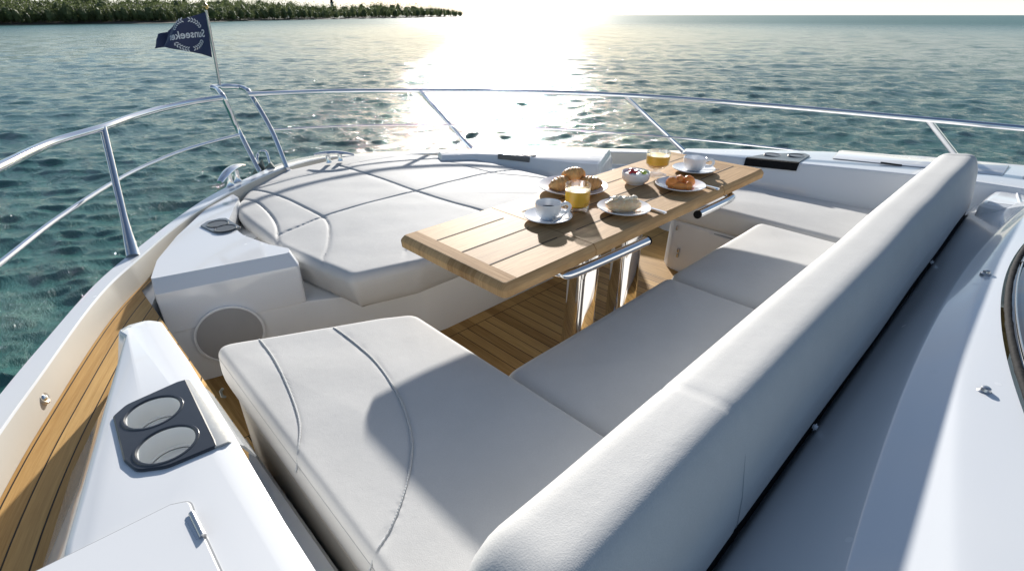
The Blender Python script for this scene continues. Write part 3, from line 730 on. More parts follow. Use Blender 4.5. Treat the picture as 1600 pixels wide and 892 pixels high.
# ---- forward platform carrying the sunpad, with lockers either side
def platform():
    t = thing('sunpad_platform', 'glossy white moulded platform under the sunbathing pad, facing the table', 'platform', (1.65, 2.2, 0))
    face = [(.207, 2.103), (.45, 2.04), (.702, 1.978), (1.0, 1.80), (1.13, 1.72), (1.22, 1.706), (2.2, 1.706), (2.35, 1.76), (2.62, 1.96), (3.12, 2.2), (3.1, 2.9), (2.2, 3.1), (1.2, 3.2), (.6, 2.9), (.275, 2.33)]
    P = round_poly(face, [0, .2, .3, .3, .1, .1, .3, .3, .3, 0, 0, 0, 0, 0, 0], 5)
    prism('plinth', P, [(0, 0.002), (0, .235), (.004, .246), (.014, .25)], MAT['gel_satin'], t, sharp=40)
platform()
def locker(side):
    lab = 'near white locker beside the sunbathing pad with a round grey speaker in its face' if side > 0 else 'far white wedge locker beyond the plate of croissants'
    t = thing('deck_locker', lab, 'locker', (.45 if side > 0 else 2.9, 2.2, .2), group='white lockers flanking the sunbathing pad')
    zt = .462
    if side > 0:
        q = lambda a, b, z=.462: tuple(at(a, b, z)[:2])
        top = [q(236, 441, .44), (.70, 2.0), q(446, 392), q(385, 372), q(352, 352), q(345, 342), (.80, 2.93), (.86, 3.03), q(330, 330, .44), q(290, 372, .44)]
        top = [(.205, 2.10), (.70, 1.975), (.715, 2.02), (.665, 2.18), (.625, 2.36), (.63, 2.58), (.80, 2.93), (.80, 3.02), (.62, 2.86), (.40, 2.55), (.27, 2.32)]
        P = round_poly(top, [.012, .02, .02, .1, .2, .2, .01, .01, .3, .3, .2], 5)
        o = prism('moulding', P, [(0, .2505), (0, .405), (.003, .418), (.050, .457), (.056, .462)], MAT['gel'], t, sharp=20, wf=lambda x, y: (.25, .97) if (y + .2525 * x) < 2.22 and x < .60 else ((-.15, .97) if y < 2.06 else ((.12, .1) if x < .45 else (-.05, .0))))
        # lower face: the same plane carried down to the floor
        # speaker
        a = np.array([.205, 2.10]); b = np.array([.70, 1.975])
        ex = np.array([*(b - a) / np.linalg.norm(b - a), 0]); ny = np.array([ex[1], -ex[0], 0])
        # find the face point under the speaker centre
        r = ray(360, 520); s = ((a[0] - CAM[0]) * ny[0] + (a[1] - CAM[1]) * ny[1]) / (r[0] * ny[0] + r[1] * ny[1]); c = CAM + r * s
        c = c + ny * .012
        for nm, prof, mt in (('speaker_ring', [(.001, -.02), (.122, -.02), (.127, .004), (.125, .005), (.120, .005), (.118, .003), (.001, .004)], MAT['gel']), ('speaker_grille', [(.001, -.01), (.1175, -.01), (.1175, .0045), (.10, .007), (.001, .009)], MAT['grille'])):
            V = []; F = []; seg = 64
            for rr_, d in prof:
                for k in range(seg):
                    an = 2 * math.pi * k / seg; V.append(c + ex * rr_ * math.cos(an) + np.array([0, 0, 1]) * rr_ * math.sin(an) + ny * d)
            for i in range(len(prof) - 1):
                for k in range(seg): F.append((i * seg + k, i * seg + (k + 1) % seg, (i + 1) * seg + (k + 1) % seg, (i + 1) * seg + k))
            mesh_obj(nm, V, F, mt, t)
        hp = [at(a, b, .463)[:2] for a, b in [(313, 354), (324, 347), (345, 342), (354, 342), (377, 356), (356, 363), (334, 364)]]
        pl = prism('cup_holder', round_poly(hp, [.01, .02, .02, .01, .01, .02, .02], 4), [(0, .458), (0, .466), (.002, .468)], MAT['holder_grey'], t)
        for cc in [(340, 350), (352, 357)]:
            p = at(*cc, .468)
            lathe('rim', [(.040, -.002), (.040, .002), (.046, .003), (.048, -.001)], MAT['plastic'], pl, (p[0], p[1], .4685), 40)
            lathe('cup_well', [(.0395, 0), (.039, .0012), (.001, .0012)], MAT['well'], pl, (p[0], p[1], .4682), 40)
    else:
        top = [(3.14, 2.20), (2.72, 1.985), (2.64, 2.12), (2.569, 2.273), (2.518, 2.414), (2.429, 2.632), (2.317, 2.768), (2.133, 2.894), (2.2, 3.02), (2.55, 2.85), (2.85, 2.6), (3.06, 2.35)]
        P = round_poly(top[::-1], .02, 4)
        o = prism('moulding', P, [(-.035, .2505), (-.022, .40), (0, .462), (.003, .4685), (.008, .47)], MAT['gel'], t, sharp=30)
        zq = .473
        hp = [at(a, b, zq)[:2] for a, b in [(780, 241.5), (806, 237), (838, 240), (829, 246.8)]]
        pl = prism('cup_holder', round_poly(hp, .008, 3), [(0, .468), (0, .475), (.002, .477)], MAT['gel'], t)
        a = at(779, 242, .47); b = at(828, 247.2, .47); d = (b - a); nn = np.array([-d[1], d[0], 0]); nn /= np.linalg.norm(nn)
        if nn[0] > 0: nn = -nn
        V = []
        for q_ in (a, b): V += [q_ + np.array([0, 0, .009]), q_ + nn * .012 + np.array([0, 0, .004]), q_ + nn * .014 + np.array([0, 0, -.026]), q_ + np.array([0, 0, -.026])]
        mesh_obj('lip', V, [(0, 1, 5, 4), (1, 2, 6, 5), (2, 3, 7, 6), (3, 0, 4, 7), (0, 3, 2, 1), (4, 5, 6, 7)], MAT['holder_grey'], pl)
        for cc in [(809, 239.3), (827, 241.3)]:
            p = at(*cc, .477)
            lathe('rim', [(.040, -.002), (.040, .002), (.048, .003), (.05, -.001)], MAT['plastic'], pl, (p[0], p[1], .4775), 36)
            lathe('cup_well', [(.0395, 0), (.039, .0012), (.001, .0012)], MAT['well'], pl, (p[0], p[1], .4772), 36)
MAT['holder_grey'] = simple('grey holder', (.13, .135, .13), .22, coat=.6); MAT['well'] = simple('shaded holder floor', (.09, .095, .10), .3)
locker(1); locker(-1)

# ---- seat bases
def bases():
    t = thing('bench_plinth', 'white moulded bench base under the near side cushion beside the cup holder coaming', 'seat base', (.5, .8, 0), group='white moulded seat bases')
    P = round_poly([(.225, .1), (.775, .1), (.775, 1.28), (.25, 1.50)], [0, 0, .04, .05], 5)
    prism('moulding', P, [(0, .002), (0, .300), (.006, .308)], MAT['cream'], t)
    lp = round_poly([(.176, .1), (.222, .1), (.222, 1.36), (.176, 1.38)], [0, 0, .01, .02], 4)
    prism('trough', lp, [(0, .002), (0, .225), (.008, .235)], MAT['gel'], t)
    c = at(353, 613, .34)
    lt = sweep('latch', [c + np.array([-.004, .0, .018]), c + np.array([-.012, 0, .012]), c + np.array([-.012, 0, -.008]), c + np.array([-.004, 0, -.014])], .004, MAT['anchor'], t, 8)
    t = thing('bench_plinth', 'white bench base below the middle cushions in front of the windscreen', 'seat base', (1.66, .5, 0), group='white moulded seat bases')
    prism('moulding', round_poly([(.78, .1), (2.60, .1), (2.60, .80), (.78, .80)], .004, 2), [(0, .003), (0, .298), (.006, .304)], MAT['gel_satin'], t)
    t = thing('bench_plinth', 'white far side bench base with a drawer, beyond the table', 'seat base', (2.9, .9, 0), group='white moulded seat bases')
    P = round_poly([(2.605, .1), (3.16, .1), (3.16, 1.40), (2.66, 1.40), (2.585, 1.33), (2.565, 1.18)], [0, 0, .03, .06, .05, .2], 5)
    prism('moulding', P, [(0, .002), (.006, .29), (.016, .30)], MAT['gel_satin'], t)
    V = []
    dr = boxm('drawer_front', (2.572, .86, .235), (.012, .52, .10), MAT['gel_satin'], t, bev=.003)
    boxm('drawer_gap', (2.5775, .86, .235), (.006, .535, .112), MAT['thread'], t, bev=.001)
    for y, z in ((1.30, .25), (1.27, .12), (1.27, .09)):
        lathe('hinge_pin', [(.007, 0), (.007, .022), (.003, .025)], MAT['steel_b'], t, (2.572, y, z), 12)
bases()

# ================================================================== CUSHIONS
FB = MAT['fabric']
def port_cushion():
    t = thing('seat_cushion', 'nearest grey seat cushion with two curved welted seams, half shaded by the table', 'cushion', (.5, .8, .31), group='grey cushions of the U-shaped bench')
    P = round_poly([(.222, .15), (.795, .15), (.797, 1.285), (.70, 1.345), (.245, 1.56)], [.01, .01, .06, .10, .045], 7)
    def q(z, *c): return [at(a, b, z)[:2] for a, b in c]
    s1 = q(.452, (402, 525), (425, 555), (448, 600), (466, 650), (468, 685), (458, 725))
    s2 = q(.452, (511, 503), (550, 532), (590, 570), (625, 625), (643, 685), (638, 745), (612, 820), (568, 885), (540, 930))
    s1 = [p[:2] for p in catmull(s1, 6)]; s2 = [p[:2] for p in catmull(s2, 6)]
    o = cushion('pad', P, .312, .45, FB, t, r=.024, crown=.006, rings=60, step=.014, seams=[(s1, .004, .0035), (s2, .004, .0035)], center=(.48, .7))
    for s in (s1, s2):
        # welt rides in the seam; height sampled from the cushion
        vs = np.array([v.co[:] for v in o.data.vertices]); path = []
        s_ = [np.array(p) for p in s]; dense = []
        for a, b in zip(s_[:-1], s_[1:]):
            for k in range(4): dense.append(a + (b - a) * k / 4)
        for p in dense:
            d = np.hypot(vs[:, 0] - p[0], vs[:, 1] - p[1]) + (vs[:, 2] < .40) * 9; i = d.argmin()
            path.append(np.array([p[0], p[1], .452 + .0012]) if d[i] > .03 else np.array([p[0], p[1], np.sort(vs[np.argsort(d)[:5], 2]).mean() + .0015]))
        zs = np.array([p[2] for p in path]); k = np.ones(7) / 7; zs2 = np.convolve(np.pad(zs, 3, 'edge'), k, 'valid')
        for p, z in zip(path, zs2): p[2] = z
        fine = []
        for a, b in zip(path[:-1], path[1:]):
            nseg = max(1, int(np.linalg.norm(b - a) / .0022))
            for k in range(nseg): fine.append(a + (b - a) * k / nseg)
        sweep('welt', fine, [.0024 + .0007 * math.sin(i * 2.1) for i in range(len(fine))], MAT['welt'], o, 8, sharp=0)
    # side piping along the outer bottom of the rounding
    a = offset(densify([np.array(p) for p in ccw(list(P))], .02), .004)
    line = [np.array([p[0], p[1], .4275]) for p in a if p[0] < .30]
    line.sort(key=lambda p: p[1])
    line = [l for l in line if l[1] > .16]
    sweep('piping', [l + np.array([-.0035, 0, 0]) for l in line], .0013, MAT['thread'], o, 6)
port_cushion()
def bench_cushions():
    for x0, x1, lab in ((.803, 1.712, 'shaded middle bench cushion directly below the near half of the backrest'), (1.716, 2.562, 'middle bench cushion beside it, part sunlit, between the table and the backrest')):
        t = thing('seat_cushion', lab, 'cushion', ((x0 + x1) / 2, .5, .31), group='grey cushions of the U-shaped bench')
        P = round_poly([(x0, .15), (x1, .15), (x1, .876), (x0, .876)], [.01, .01, .055, .055], 7)
        cushion('pad', P, .306, .428, FB, t, r=.052, crown=.014, rings=24, step=.02)
    t = thing('seat_cushion', 'far side grey seat cushion beneath the far coaming', 'cushion', (2.88, .8, .31), group='grey cushions of the U-shaped bench')
    P = round_poly([(2.572, .15), (3.19, .15), (3.12, 1.42), (2.63, 1.42), (2.572, 1.34)], [.01, .01, .05, .05, .05], 5)
    s = [(2.98, .2), (2.99, .8), (3.0, 1.4)]
    cushion('pad', P, .302, .428, FB, t, r=.04, crown=.01, rings=30, step=.025, seams=[(s, .004, .003)])
bench_cushions()

def bolster():
    t = thing('backrest_bolster', 'long rounded grey backrest bolster running across behind the bench', 'backrest', (1.65, .25, .43))
    # cross-section (y,z), leaning aft
    sec = [(.405, .44), (.376, .60), (.352, .700), (.326, .758), (.200, .771), (.172, .70), (.156, .60), (.150, .52), (.18, .50), (.20, .45)]
    P = [np.array(p) for p in round_poly(sec, [.03, .2, .09, .07, .06, .12, .1, .1, .02, .02], 4)]
    P = densify(P, .012); P = np.array(P); n = len(P); c = np.array([.27, .60])
    x0, x1 = .185, 3.25; xs = []; rc = .12
    for k in range(0, 10): a = k / 9 * math.pi / 2; xs.append((x0 + rc - rc * math.cos(a), None, rc * (1 - math.sin(a))))
    st = np.arange(x0 + rc + .012, x1 - rc - .01, .012)
    seams = (.705, 3.10)
    for x in st: xs.append((x, None, sum(.0045 * math.exp(-((x - s) / .0035) ** 2) + .0010 * math.exp(-((x - s) / .012) ** 2) for s in seams)))
    for k in range(0, 10): a = k / 9 * math.pi / 2; xs.append((x1 - rc + rc * math.sin(a), None, rc * (1 - math.cos(a))))
    V = []; F = []
    Pn = np.array(ccw(list(P)))
    for x, _, d in xs:
        Q = offset(Pn, d) if d > 1e-6 else Pn
        for i, q in enumerate(Q):
            u = mnoise.noise(Vector((x * 2.2, q[0] * 4, q[1] * 4))) * .004
            V.append((x, q[0] + u, q[1] + u * .8))
    m = len(xs)
    for k in range(m - 1):
        for i in range(n): j = (i + 1) % n; F.append((k * n + i, k * n + j, (k + 1) * n + j, (k + 1) * n + i))
    F.append(tuple(range(n))[::-1]); F.append(tuple((m - 1) * n + i for i in range(n)))
    o = mesh_obj('pad', V, F, FB, t, sharp=0)
    # stitched seams round the bolster
    for s in seams:
        Q = offset(Pn, .0042); path = [np.array([s, q[0], q[1]]) for q in Q] + [np.array([s, Q[0][0], Q[0][1]])]
        sweep('welt', path, .0015, MAT['thread'] if s < 1 else MAT['welt'], o, 6, sharp=0)
    boxm('gap_shade_strip', (1.71, .172, .476), (3.0, .030, .05), MAT['black'], o, bev=.004)  # black strip paints the shadow gap between bolster foot and roof
    # snap tabs holding the back to the roof
    for x in (1.10, 2.35):
        boxm('snap_tab', (x, .149, .508), (.018, .010, .014), MAT['porcelain'], o, bev=.004)
bolster()

def sunpad():
    t = thing('sunpad', 'large many-sided grey sunbathing pad with quilted seams on the foredeck', 'sunpad', (1.6, 2.4, .25))
    z = .435; q = lambda *c: [at(a, b, z)[:2] for a, b in c]
    out_ = q((548, 432), (436, 385), (372, 334), (366, 322), (388, 293), (404, 280), (445, 266), (545, 242), (620, 239.5), (690, 242), (742, 246), (800, 261), (880, 280), (940, 305), ) 
    out_ = [tuple(p) for p in out_]
    out_ += [(2.50, 1.77), (2.25, 1.64), (1.06, 1.628)]
    P = round_poly(out_, [.05, .3, .2, .15, .2, .15, .3, .3, .3, .3, .3, .3, .3, .2, .2, .1, .1], 6)
    z2 = .45; L = lambda *c: [p[:2] for p in catmull([at(a, b, z2)[:2] for a, b in c], 5)]
    seams = [(L((530, 256), (585, 274), (650, 298), (700, 313), (757, 328), (800, 345)), .010, .020),
             (L((436, 361), (470, 349), (505, 336), (580, 315), (650, 298), (712, 281), (768, 267), (830, 258)), .008, .013),
             (L((388, 292), (412, 296), (445, 307), (480, 324), (507, 338)), .009, .014),
             (L((507, 338), (514, 352), (513, 378), (503, 404), (500, 440)), .007, .011),
             (L((378, 306), (402, 313), (422, 332), (432, 350), (433, 372), (433, 392)), .009, .014),
             (L((395, 286), (420, 283), (470, 272), (530, 258), (570, 250), (612, 243)), .006, .008),
             (L((676, 243), (700, 250), (768, 267), (820, 272), (880, 278)), .006, .009),
             (L((634, 386), (633, 402), (628, 420), (627, 440), (627, 470)), .005, .006)]
    o = cushion('pad', P, .262, .435, FB, t, r=.036, side=.045, crown=.016, seams=seams, rings=130, step=.011, center=(1.55, 2.35))
sunpad()

# ================================================================== ROOF & WINDSCREEN
def roof():
    fl = lambda x: .33
    b1 = lambda x: .048 - .050 * (x - 1.68) ** 2
    b2 = lambda x: -.003 - .068 * (x - 1.98) ** 2
    gk = lambda x: -.046 - .155 * (x - 2.0) ** 2
    V = []; F = []; xs = np.linspace(.16, 3.36, 60); prof = []
    for x in xs:
        a, b, g = b1(x), b2(x), gk(x)
        edge = max(0, (abs(x - 1.76) - 1.35) / .25); dz = -.0 - .06 * min(1, edge) ** 2
        rows = [(.345, .40), (.30, .455), (.185, .455), (.160, .462), (.146, .500), (.132, .507), (a + (.128 - a) * .5, .567), (a + .004, .626), (a, .6295), (a - .004, .631), ((a + b) / 2, .642), (b + .003, .6535), (b - .006, .656), (b - (b - g) * .5, .660), (g, .664)]
        prof.append(g)
        for y, z in rows: V.append((x, y, z + (dz if z > .52 else 0)))
    m = 15
    for i in range(len(xs) - 1):
        for k in range(m - 1): F.append((i * m + k, (i + 1) * m + k, (i + 1) * m + k + 1, i * m + k + 1))
    o = mesh_obj('coachroof', V, F, MAT['gel_roof'], sharp=60); struct(o)
    sub = o.modifiers.new('sub', 'SUBSURF'); sub.levels = 2; sub.render_levels = 2
    t = thing('windscreen', 'dark tinted curved windscreen with a black rubber gasket at the right edge', 'windscreen', (1.9, -.4, .72))
    edge = lambda x: max(0, (abs(x - 1.76) - 1.35) / .25)
    path = []
    for x in np.linspace(.5, 3.2, 120): path.append(np.array([x, gk(x) - .012, .672 - .06 * min(1, edge(x)) ** 2]))
    sweep('gasket', path, [.0075 + .0015 * mnoise.noise(Vector((i * 1.7, 0, 0))) for i in range(120)], MAT['black'], t, 10)
    path2 = [p + np.array([0, -.013, .008]) for p in path]
    sweep('trim', path2, .0022, MAT['steel_b'], t, 8)
    V = []; F = []; k = 14
    xs = np.linspace(.5, 3.2, 60)
    for x in xs:
        for j in range(k):
            s = j / (k - 1); V.append((1.9 + (x - 1.9) * (1 - .05 * s), gk(x) - .018 - s * 1.5, .672 + .34 * math.sin(s * 1.25) - .10 * ((x - 1.93) ** 2) * s))
    for i in range(len(xs) - 1):
        for j in range(k - 1): F.append((i * k + j, (i + 1) * k + j, (i + 1) * k + j + 1, i * k + j + 1))
    mesh_obj('pane', V, F, MAT['screen'], t)
    V = []
    p = [np.array([2.05, gk(2.05) - .02 - s * 1.4, .6755 + .34 * math.sin(s * 1.4 / 1.5 * 1.25)]) for s in np.linspace(0, 1, 14)]
    sweep('divider', p, .006, MAT['black'], t, 8)
    # snap studs
    for i, (px, py) in enumerate([(1536, 616), (1539, 431)]):
        z = .651; 
        c = at(px, py, z)
        lab = ['small metal snap stud on the sunlit roof edge, nearer of two', 'small metal snap stud on the sunlit roof edge, farther of two'][i]
        s = lathe('snap_stud', [(.013, -.008), (.013, .001), (.009, .004), (.008, .010), (.0045, .0125), (.001, .0125)], MAT['steel_b'], None, (c[0], c[1], z + .007), 20)
        tag(s, lab, 'stud', 'snap studs on the roof edge')
    # moulded step at the far end of the roof
    st = thing('moulded_step', 'translucent white ribbed step moulding at the far end of the backrest', 'step', (3.3, -.1, .55))
    P = round_poly([(3.06, .12), (3.36, .10), (3.40, -.9), (2.98, -.9)], [.03, .05, .03, .03], 4)
    prism('tray', P, [(0, .46), (0, .565), (.012, .58), (.03, .585)], MAT['gel'], st, zf=lambda x, y: .0)
    for k in range(5):
        y = -.02 - k * .07; sweep('rib', [np.array([3.08 + .01 * k, y, .5865]), np.array([3.34, y + .035, .5865])], .004, MAT['gel'], st, 8)
roof()

# ================================================================== TABLE
TZ = .68
def table():
    t = thing('folding_table', 'long folding teak table laid for breakfast', 'table', (1.7, 1.15, 0))
    X = [.84, 1.247, 2.142, 2.56]; Y0, Y1 = .893, 1.408
    def leaf(x0, x1, r):
        def edge(x, y):
            ex = (1 - (x - x0) / .022 if x < x0 + .022 and x0 < X[0] + .01 else (-(1 - (x1 - x) / .022) if x > x1 - .022 and x1 > X[3] - .01 else 0))
            ey = (1 - (y - Y0) / .022 if y < Y0 + .022 else (-(1 - (Y1 - y) / .022) if y > Y1 - .022 else 0)); l = max(1, math.hypot(ex, ey)); return (ex / l, ey / l)
        P = round_poly([(x0, Y0), (x1, Y0), (x1, Y1), (x0, Y1)], r, 6)
        o = prism('leaf', P, [(.014, TZ - .046), (.0, TZ - .040), (-.002, TZ - .018), (.0015, TZ - .012), (.011, TZ - .002), (.014, TZ)], MAT['table'], t, sharp=24, wf=edge)
        return o
    leaf1 = leaf(X[0], X[1] - .0026, [.022, .004, .004, .022]); leaf2 = leaf(X[1] + .0010, X[2] - .0026, [.006, .006, .006, .006]); leaf3 = leaf(X[2] + .0010, X[3], [.004, .022, .022, .004])
    # end boards are laid crosswise
    def board(x0, x1, lf):
        mesh_obj('end_board', [(x0, Y0 + .016, TZ + .0004), (x1, Y0 + .016, TZ + .0004), (x1, Y1 - .016, TZ + .0004), (x0, Y1 - .016, TZ + .0004)], [(0, 1, 2, 3)], MAT['table_end'], lf, smooth=False)
    board(X[0] + .016, X[0] + .062, leaf1); board(X[3] - .062, X[3] - .016, leaf3)
    ys = [Y0 + (Y1 - Y0) * k / 4 for k in (1, 2, 3)]
    for (a, b, lf) in ((X[0] + .062, X[1] - .045, leaf1), (X[1] + .05, X[2] - .02, leaf2), (X[2] + .03, X[3] - .062, leaf3)):
        items = []
        for y in ys:
            v = [(a, y - .0024, TZ + .0012), (b, y - .0024, TZ + .0012), (b, y + .0024, TZ + .0012), (a, y + .0024, TZ + .0012)]; items.append((v, [(0, 1, 2, 3)]))
        join_data('grooves', items, MAT['caulk'], lf)
    # support rails under the near edge
    def rail(x0, x1, bend0, bend1):
        p = []
        if bend0: p += [np.array([x0 - .05, 1.06, TZ - .058]), np.array([x0 - .045, .99, TZ - .06]), np.array([x0 - .02, .925, TZ - .064]), np.array([x0 + .03, .897, TZ - .066])]
        else: p += [np.array([x0, .889, TZ - .066])]
        if bend1: p += [np.array([x1 - .03, .889, TZ - .066]), np.array([x1 + .02, .905, TZ - .064]), np.array([x1 + .042, .95, TZ - .06]), np.array([x1 + .045, 1.05, TZ - .058])]
        else: p += [np.array([x1, .880, TZ - .066])]
        q = catmull(p, 8); o = sweep('support_rail', q, .0165, MAT['chrome'], t, 20)
        e = q[0] if not bend0 else q[-1]; d = -1 if not bend0 else 1
        sweep('end_cap', [e + np.array([-.001 * d, 0, 0]), e + np.array([.008 * d, 0, 0])], .0168, MAT['black'], o, 20)
    rail(1.13, 1.53, True, False); rail(1.92, 2.22, False, True)
    # two polished columns
    for x0, x1, y, lean in ((1.445, 1.575, 1.13, -.012), (1.725, 1.865, 1.13, .008)):
        V = []; F = []; seg = 40
        for z, k in ((0.003, 1.12), (.3, 1.0), (.63, 1.0)):
            for i in range(seg):
                a = 2 * math.pi * i / seg; cx_, hx = (x0 + x1) / 2 + lean * (.63 - z) * 3, (x1 - x0) / 2
                cc, ss = math.cos(a), math.sin(a); e = .55
                V.append((cx_ + hx * k * math.copysign(abs(cc) ** e, cc), y + .045 * k * math.copysign(abs(ss) ** e, ss), z))
        for j in range(2):
            for i in range(seg): F.append((j * seg + i, j * seg + (i + 1) % seg, (j + 1) * seg + (i + 1) % seg, (j + 1) * seg + i))
        lg = mesh_obj('leg', V, F, MAT['chrome'], t)
        boxm('foot_plate', ((x0 + x1) / 2 + lean * 1.9, y, .006), (.24, .16, .008), MAT['steel_b'], lg, bev=.003)
    boxm('underframe', (1.66, 1.15, TZ - .062), (1.0, .22, .03), MAT['steel_b'], t, bev=.005)
table()

# ================================================================== BREAKFAST
def saucer_prof(r, depth=.012):
    return [(.001, .0), (r * .42, .0), (r * .45, .003), (r * .8, depth * .75), (r, depth + .004), (r + .0015, depth + .006), (r, depth + .0075), (r * .8, depth * .9 + .003), (r * .55, .007), (r * .4, .005), (.001, .005)]
def on_table(px, py, dz=0): return at(px, py, TZ + dz)
def cup_and_saucer(px, py, rs, rc, hc, label, coffee, spoon_a, handle_a, group='cups on saucers'):
    c = on_table(px, py, .001)
    s = lathe('saucer', saucer_prof(rs), MAT['porcelain'], None, (0, 0, 0), 64); s.location = (c[0], c[1], TZ + .001)
    tag(s, 'round white saucer under ' + label, 'saucer', 'white saucers')
    t = thing('coffee_cup', label, 'cup', (c[0], c[1], TZ + .0065), 'white cups')
    t.location = (c[0], c[1], TZ + .0065); t['group'] = 'white cups'
    pr = [(.001, .0), (rc * .55, 0), (rc * .62, .004), (rc * .86, .016), (rc * .97, .032), (rc, hc), (rc - .0015, hc + .0015), (rc - .0035, hc), (rc * .97 - .0035, .034), (rc * .8, .018), (rc * .5, .008), (.001, .007)]
    lathe('bowl', pr, MAT['porcelain'], t, (c[0], c[1], TZ + .0065), 64)
    hd = np.array([math.cos(handle_a), math.sin(handle_a), 0]); b = np.array([c[0], c[1], TZ + .0065])
    path = catmull([b + hd * (rc * .97) + np.array([0, 0, hc * .82]), b + hd * (rc + .018) + np.array([0, 0, hc * .93]), b + hd * (rc + .031) + np.array([0, 0, hc * .72]), b + hd * (rc + .022) + np.array([0, 0, hc * .42]), b + hd * (rc * .93) + np.array([0, 0, hc * .36])], 8)
    sweep('handle', path, .0042, MAT['porcelain'], t, 10, flat=1.5)
    if coffee:
        lathe('coffee', [(rc - .0045, hc * .58), (.001, hc * .58)], MAT['coffee'], t, (c[0], c[1], TZ + .0065), 48)
    sp = np.array([math.cos(spoon_a), math.sin(spoon_a), 0]); side = np.array([-sp[1], sp[0], 0])
    b0 = np.array([c[0], c[1], TZ]) - side * (rs * .62)
    pth = [b0 + sp * (-.06 + .012 * k) + np.array([0, 0, .019 + .0006 * k]) for k in range(14)]
    rad = [.002, .008, .0115, .0125, .0105, .006, .0028, .0025, .0025, .0028, .0032, .0038, .0042, .003]
    so_ = sweep('teaspoon', pth, rad, MAT['steel_b'], None, 10, flat=.35)
    tag(so_, 'steel teaspoon resting on the saucer of the ' + ('coffee-filled cup' if coffee else 'empty looking far cup'), 'teaspoon', 'teaspoons')
cup_and_saucer(856, 343, .086, .047, .058, 'white cup half full of black coffee near the juice tumbler', True, R(-45) + 1.0, R(-40))
cup_and_saucer(1083, 268, .096, .052, .060, 'far white cup nearest the table end', False, R(-44), R(-62))

def plate(px, py, r, label, depth=.016):
    c = on_table(px, py, .001); p = lathe('plate', saucer_prof(r, depth), MAT['porcelain'], None, (0, 0, 0), 72); p.location = (c[0], c[1], TZ + .001)
    tag(p, label, 'plate', 'white plates'); return np.array([c[0], c[1], TZ + .007])
c1 = plate(895, 298, .143, 'large white plate holding three croissants', .02)
c2 = plate(974, 331, .098, 'small white plate under a pale topped bun')
c3 = plate(1062, 295, .102, 'small white plate under orange fruit wedges')
def croissant(c, rot, L, rr, tilt, label, bend=.9):
    V = []; path = []; rad = []
    n = 72
    for i in range(n):
        s = i / (n - 1) * 2 - 1; a = s * bend
        x = L * math.sin(a) / bend * .55; y = L * (1 - math.cos(a)) / bend * .75; z = rr * .72 * (1 - abs(s) ** 2.2 * .45)
        p = Vector((x, y, z)); p = Matrix.Rotation(rot, 3, 'Z') @ (Matrix.Rotation(tilt, 3, 'X') @ p)
        path.append(c + np.array(p[:])); k = (1 - abs(s) ** 2.1) ** .72
        ridge = abs(((s * 4.2) % 1) - .5) * 2
        rad.append(rr * (.16 + .84 * k) * (.88 + .17 * ridge ** .55))
    o = sweep('croissant', path, rad, MAT['croissant'], None, 26, flat=.85, sharp=60)
    for v in o.data.vertices: v.co += Vector((mnoise.noise(v.co * 60) * .003, mnoise.noise(v.co * 60 + Vector((9, 0, 0))) * .003, mnoise.noise(v.co * 45) * .003))
    tag(o, label, 'croissant', 'croissants on the large plate'); return o
rv = RT[:2]; fv = np.array([math.cos(HEAD), math.sin(HEAD)])
def off(c, r, f, z=0): return c + np.array([*(rv * r + fv * f), z])
croissant(off(c1, -.052, -.012), HEAD - R(55), .085, .036, 0, 'golden croissant on the left of the large plate')
croissant(off(c1, .07, -.008), HEAD - R(105), .08, .037, 0, 'golden croissant on the right of the large plate, behind the juice')
croissant(off(c1, .005, .03, .032), HEAD - R(80), .085, .034, .15, 'golden croissant lying on top of the other two')
def bun():
    t = thing('bun', 'pale plump bun with flaked topping on its small plate', 'bun', tuple(c2))
    v = blob(off(c2, -.002, 0, .022), (.066, .040, .027), HEAD - R(88), 40, .14, 3, 2)
    join_data('dough', [v], MAT['pastry'], t)
    it = []
    for i in range(190):
        a = random.uniform(0, 6.28); r = random.random() ** .5
        q = off(c2, .052 * r * math.cos(a), .03 * r * math.sin(a), .0475 - .016 * r * r + random.uniform(-.002, .003))
        it.append(blob(q, (random.uniform(.004, .010), random.uniform(.003, .005), .0025), random.uniform(0, 6), 8, 0, 1, 0, random.uniform(-.5, .5)))
    for k in range(5): it.append(blob(off(c2, -.035 + .018 * k, .006 * math.sin(k * 2), .047), (.014, .012, .008), k, 12, .3, 4, k))
    join_data('topping', it, MAT['nuts'], t)
bun()
def fruit():
    specs = [(-.036, .000, .020, .026, .024, .024, 0), (.036, .008, .022, .027, .025, .026, .4), (-.008, -.026, .012, .034, .014, .015, -.3), (.024, -.030, .014, .017, .018, .018, .8), (.0, .016, .024, .024, .020, .024, 1.2)]
    labs = ['round orange fruit wedge at the left of the small plate', 'round orange fruit wedge at the right of the small plate', 'long orange fruit wedge at the front of the small plate', 'small orange fruit wedge at the front right of the small plate', 'orange fruit wedge at the back of the small plate']
    for (r, f, z, a, b, cc, ro), lab in zip(specs, labs):
        V, F = blob(off(c3, r, f, z), (a, b, cc), HEAD - R(90) + ro, 26, .12, 2.5, r * 90)
        # flatten one side like a cut wedge
        o = join_data('fruit_wedge', [(V, F)], MAT['papaya']); tag(o, lab, 'fruit', 'orange fruit wedges')
fruit()
